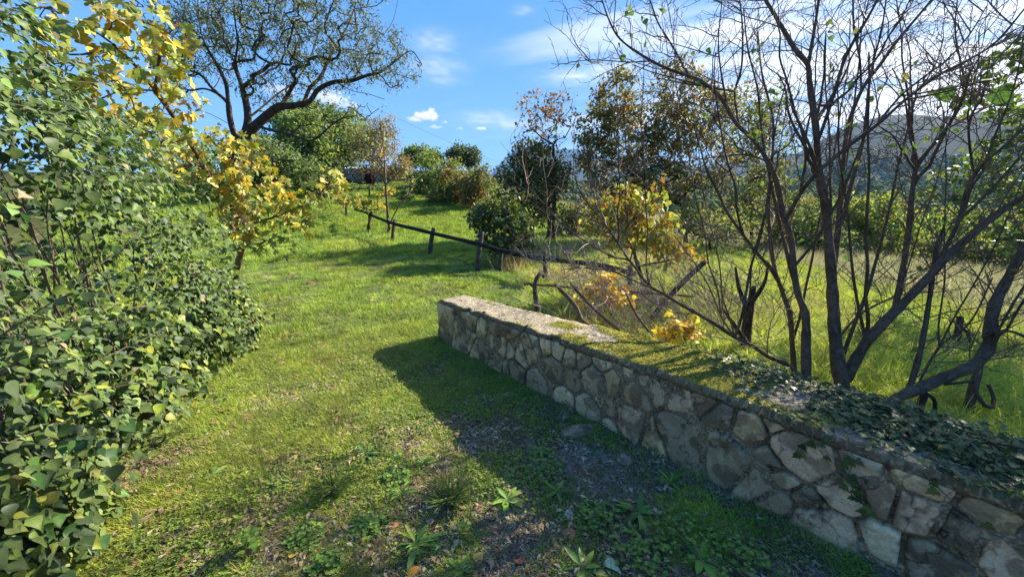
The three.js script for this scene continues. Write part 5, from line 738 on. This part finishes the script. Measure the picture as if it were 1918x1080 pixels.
// ------------------------------------------------------------------ turf, ground cover, dry grass, gravel
function tuftGeo(seed, n, h, w, spread, lean) { const r = rngOf(seed), b = new Bag(); for (let i = 0; i < n; i++) { const a = r() * 6.28, q = Math.sqrt(r()) * spread, e = lean * (.3 + r()), hh = h * (.5 + .7 * r()), p0 = V(Math.cos(a + r()) * q, -.005, Math.sin(a + r()) * q), dir = V(Math.cos(a) * e, 1, Math.sin(a) * e).normalize(), sd = V(-Math.sin(a), 0, Math.cos(a)), c = .75 + .5 * r(), m = b.p.length / 3; [[0, 1], [.5, .85], [1, .08]].forEach(([t, k]) => { const p = p0.clone().addScaledVector(dir, hh * t).add(V(Math.cos(a), -.35, Math.sin(a)).multiplyScalar(hh * e * .55 * t * t)); for (const s of [-1, 1]) { b.p.push(p.x + sd.x * s * w * k, p.y, p.z + sd.z * s * w * k); b.uv.push(s, t); b.c.push(c, c, c * .9); } }); b.i.push(m, m + 1, m + 2, m + 1, m + 3, m + 2, m + 2, m + 3, m + 4, m + 3, m + 5, m + 4); } return b.geo(true); }
function sow(name, label, geo, mat, max, tries, seed, place, pal, jit = .2) {
  const r = rngOf(seed), im = new THREE.InstancedMesh(geo, mat, max), m = new THREE.Matrix4(), q = new THREE.Quaternion(), e = new THREE.Euler(); let n = 0;
  for (let k = 0; k < tries && n < max; k++) { const g = place(r); if (!g) continue; const [x, z, s, sy, tone] = g; e.set((r() - .5) * .35, r() * 6.28, (r() - .5) * .35); q.setFromEuler(e); m.compose(V(x, terrain(x, z), z), q, V(s, s * sy, s)); im.setMatrixAt(n, m); const c = hue(r, pal, jit); im.setColorAt(n, col(...(tone ? c.map((v, i) => v * tone[i]) : c))); n++; }
  im.count = n; im.name = name; im.userData = { kind: 'stuff', label }; shade(im); scene.add(im);
}
const onWall = (x, z) => { const [s, w] = wcoord(x, z); return s > -.02 && s < WL && w > -.03 && w < WW + .02; };
const polar = (r, d0, d1, a0, a1, pw = 1) => { const a = (a0 + (a1 - a0) * r()) * Math.PI / 180, d = Math.sqrt(lerp(d0 * d0, d1 * d1, Math.pow(r(), pw))); return [Math.sin(a) * d, -Math.cos(a) * d, d]; };
const tone = (x, z) => { const n = fbm(x * .8, z * .8, 3, 301), m = vn(x * 3, z * 3, 303), y = clamp((n - .42) * 2.6, 0, 1), dry = .45 * sm(-5.5, -2.5, z) * sm(2.5, 1, Math.abs(x)); const cl = .55 + .8 * fbm(x * 5, z * 5, 2, 307); return [(.85 + .28 * y + .3 * dry) * (.75 + .4 * m) * cl, (.95 + .12 * y + .12 * dry) * (.75 + .4 * m) * cl, .9 * cl]; };
const TURF = [[.28, .37, .038], [.34, .42, .045], [.21, .31, .036], [.38, .41, .07]];
sow('short_turf', 'short sparse turf on the trodden ground in front', tuftGeo(1, 12, .034, .0015, .034, .8), M.grassV, 60000, 200000, 311, (r) => { const [x, z, d] = polar(r, .9, 4.6, -58, 50); if (onWall(x, z)) return; const b = bare(x, z); if (r() < b * .93) return; return [x, z, .7 + .7 * r(), .7 + .6 * r(), tone(x, z)]; }, TURF);
sow('lawn_grass', 'lush short green grass on the sunny slope', tuftGeo(2, 14, .055, .003, .06, .8), M.grassV, 62000, 160000, 313, (r) => { const [x, z, d] = polar(r, 3.2, 11.5, -56, 46); if (onWall(x, z) || d < 3.2 + 1.4 * r()) return; const b = bare(x, z); if (r() < b) return; if (dryness(x, z) > .4 + .5 * r()) return; return [x, z, .7 + .6 * r(), Math.max(.25, 2.6 * fbm(x * 3.2, z * 3.2, 3, 305) - .45), tone(x, z)]; }, TURF);
sow('meadow_grass', 'green meadow grass farther up the slope and behind the trees', tuftGeo(3, 16, .10, .007, .16, .7), M.grassV, 62000, 160000, 317, (r) => { const [x, z, d] = polar(r, 10, 34, -50, 62, 1.15); if (dryness(x, z) > .25 + .6 * r()) return; return [x, z, .7 + .7 * r(), .7 + .8 * fbm(x, z, 2, 305), tone(x, z)]; }, TURF);
sow('tall_meadow_grass', 'taller bright grass behind the wall and along the fence', tuftGeo(4, 16, .17, .004, .07, .7), M.grassV, 16000, 90000, 319, (r) => { const [x, z, d] = polar(r, 2.6, 12, 2, 64); const [s, w] = wcoord(x, z); if (w < WW + .12) return; if (dryness(x, z) > .2 + .6 * r()) return; if (x < 2 && r() < .75) return; return [x, z, .7 + .7 * r(), .6 + .9 * fbm(x, z, 2, 305), [1.1 + .3 * fbm(x, z, 2, 309), 1.12, .9]]; }, TURF);
sow('dry_grass', 'tall tan dry grass of the field beyond the bare trees', tuftGeo(5, 16, .34, .0045, .12, .5), M.grassV, 26000, 160000, 321, (r) => { const [x, z, d] = polar(r, 5.5, 36, -2, 64, 1.1); if (dryness(x, z) < .3 + .5 * r()) return; return [x, z, .7 + .6 * r(), .7 + .6 * r()]; }, [[.30, .28, .15], [.26, .26, .12], [.34, .31, .19], [.24, .27, .10]]);
sow('dry_grass', 'wispy straw grass around the fence posts behind the wall end', tuftGeo(6, 14, .26, .003, .08, .6), M.grassV, 450, 20000, 323, (r) => { const [x, z] = polar(r, 5.2, 9.5, -2, 26); if (fbm(x * 1.2, z * 1.2, 2, 325) < .55) return; return [x, z, .7 + .6 * r(), .7 + .6 * r()]; }, [[.42, .34, .14], [.5, .4, .18]]);
sow('dry_grass', 'scattered dead straw stalks standing in the green meadow behind the wall', tuftGeo(7, 7, .30, .0022, .09, .5), M.grassV, 900, 30000, 339, (r) => { const [x, z] = polar(r, 3, 12, 8, 62); const [, w] = wcoord(x, z); if (w < .7 || fbm(x * .9, z * .9, 2, 341) < .5) return; return [x, z, .6 + .7 * r(), .6 + .7 * r()]; }, [[.42, .34, .16], [.5, .4, .2], [.3, .22, .12]]);
{
  const r = rngOf(330), b = new Bag(); for (let i = 0; i < 12; i++) { const a = r() * 6.28, q = Math.sqrt(r()) * .05, h = .004 + .014 * r(), p = V(Math.cos(a) * q, h, Math.sin(a) * q); for (let k = 0; k < 3; k++) b.leaf(T.round[0], { p, ...frame(V(Math.cos(k * 2.1 + a), .15, Math.sin(k * 2.1 + a)), V(0, 1, 0).add(rv(r).multiplyScalar(.35))), s: .005 + .0055 * r(), c: Array(3).fill(.7 + .5 * r()) }); }
  sow('ground_cover', 'tiny clover-like ground cover creeping over the soil', b.geo(true), M.grassV, 9000, 60000, 331, (r2) => { const [x, z, d] = polar(r2, .9, 5.2, -58, 50, 1); if (onWall(x, z)) return; const n = fbm(x * 2.2, z * 2.2, 3, 333); if (n < .42 + .2 * bare(x, z) * r2()) return; return [x, z, .7 + .7 * r2(), 1, [1.25, 1.1, .9]]; }, [[.15, .27, .028], [.19, .31, .03], [.12, .21, .026], [.26, .33, .045]]);
  const lb = new Bag(); for (let i = 0; i < 9; i++) { const a = r() * 6.28, q = .05 * Math.sqrt(r()); lb.leaf(i % 3 ? T.chip[i % 2] : T.narrow[0], { p: V(Math.cos(a) * q, .004 + .006 * r(), Math.sin(a) * q), ...frame(V(r() - .5, .04, r() - .5), V(0, 1, 0).add(rv(r).multiplyScalar(.3))), s: .014 + .022 * r(), c: Array(3).fill(.7 + .6 * r()), w: .6 }); }
  sow('leaf_litter', 'crumbled brown leaf litter and straw on the bare soil', lb.geo(true), M.dead.clone(), 5200, 60000, 335, (r2) => { const [x, z] = polar(r2, .9, 4.2, -58, 46); if (onWall(x, z) || r2() > bare(x, z) + .12) return; return [x, z, .6 + .9 * r2(), 1]; }, [[.20, .13, .08], [.28, .19, .11], [.36, .28, .18], [.13, .08, .05]]);
  const pg = new THREE.IcosahedronGeometry(1, 1), pp = pg.attributes.position; for (let i = 0; i < pp.count; i++) { const f = .75 + .5 * n3(pp.getX(i) * 2, pp.getY(i) * 2, pp.getZ(i) * 2, 9); pp.setXYZ(i, pp.getX(i) * f, pp.getY(i) * f * .7, pp.getZ(i) * f); } pg.computeVertexNormals();
  sow('gravel', 'fine grey gravel in the bare patches of the shaded ground', pg, std({ roughness: 1 }), 9000, 90000, 337, (r2) => { const [x, z] = polar(r2, .9, 4.4, -50, 48); if (onWall(x, z)) return; let k = .10; for (const [px, pz, q] of BARE) k = Math.max(k, sm(q * 1.2, q * .4, Math.hypot(x - px, z - pz))); if (r2() > k * (.2 + bare(x, z))) return; const s = .0022 + .0045 * r2() * r2(); return [x, z, s, 1]; }, [[.30, .28, .26], [.22, .21, .2], [.42, .39, .35], [.36, .30, .25]]);
}
renderer.render(scene, camera);
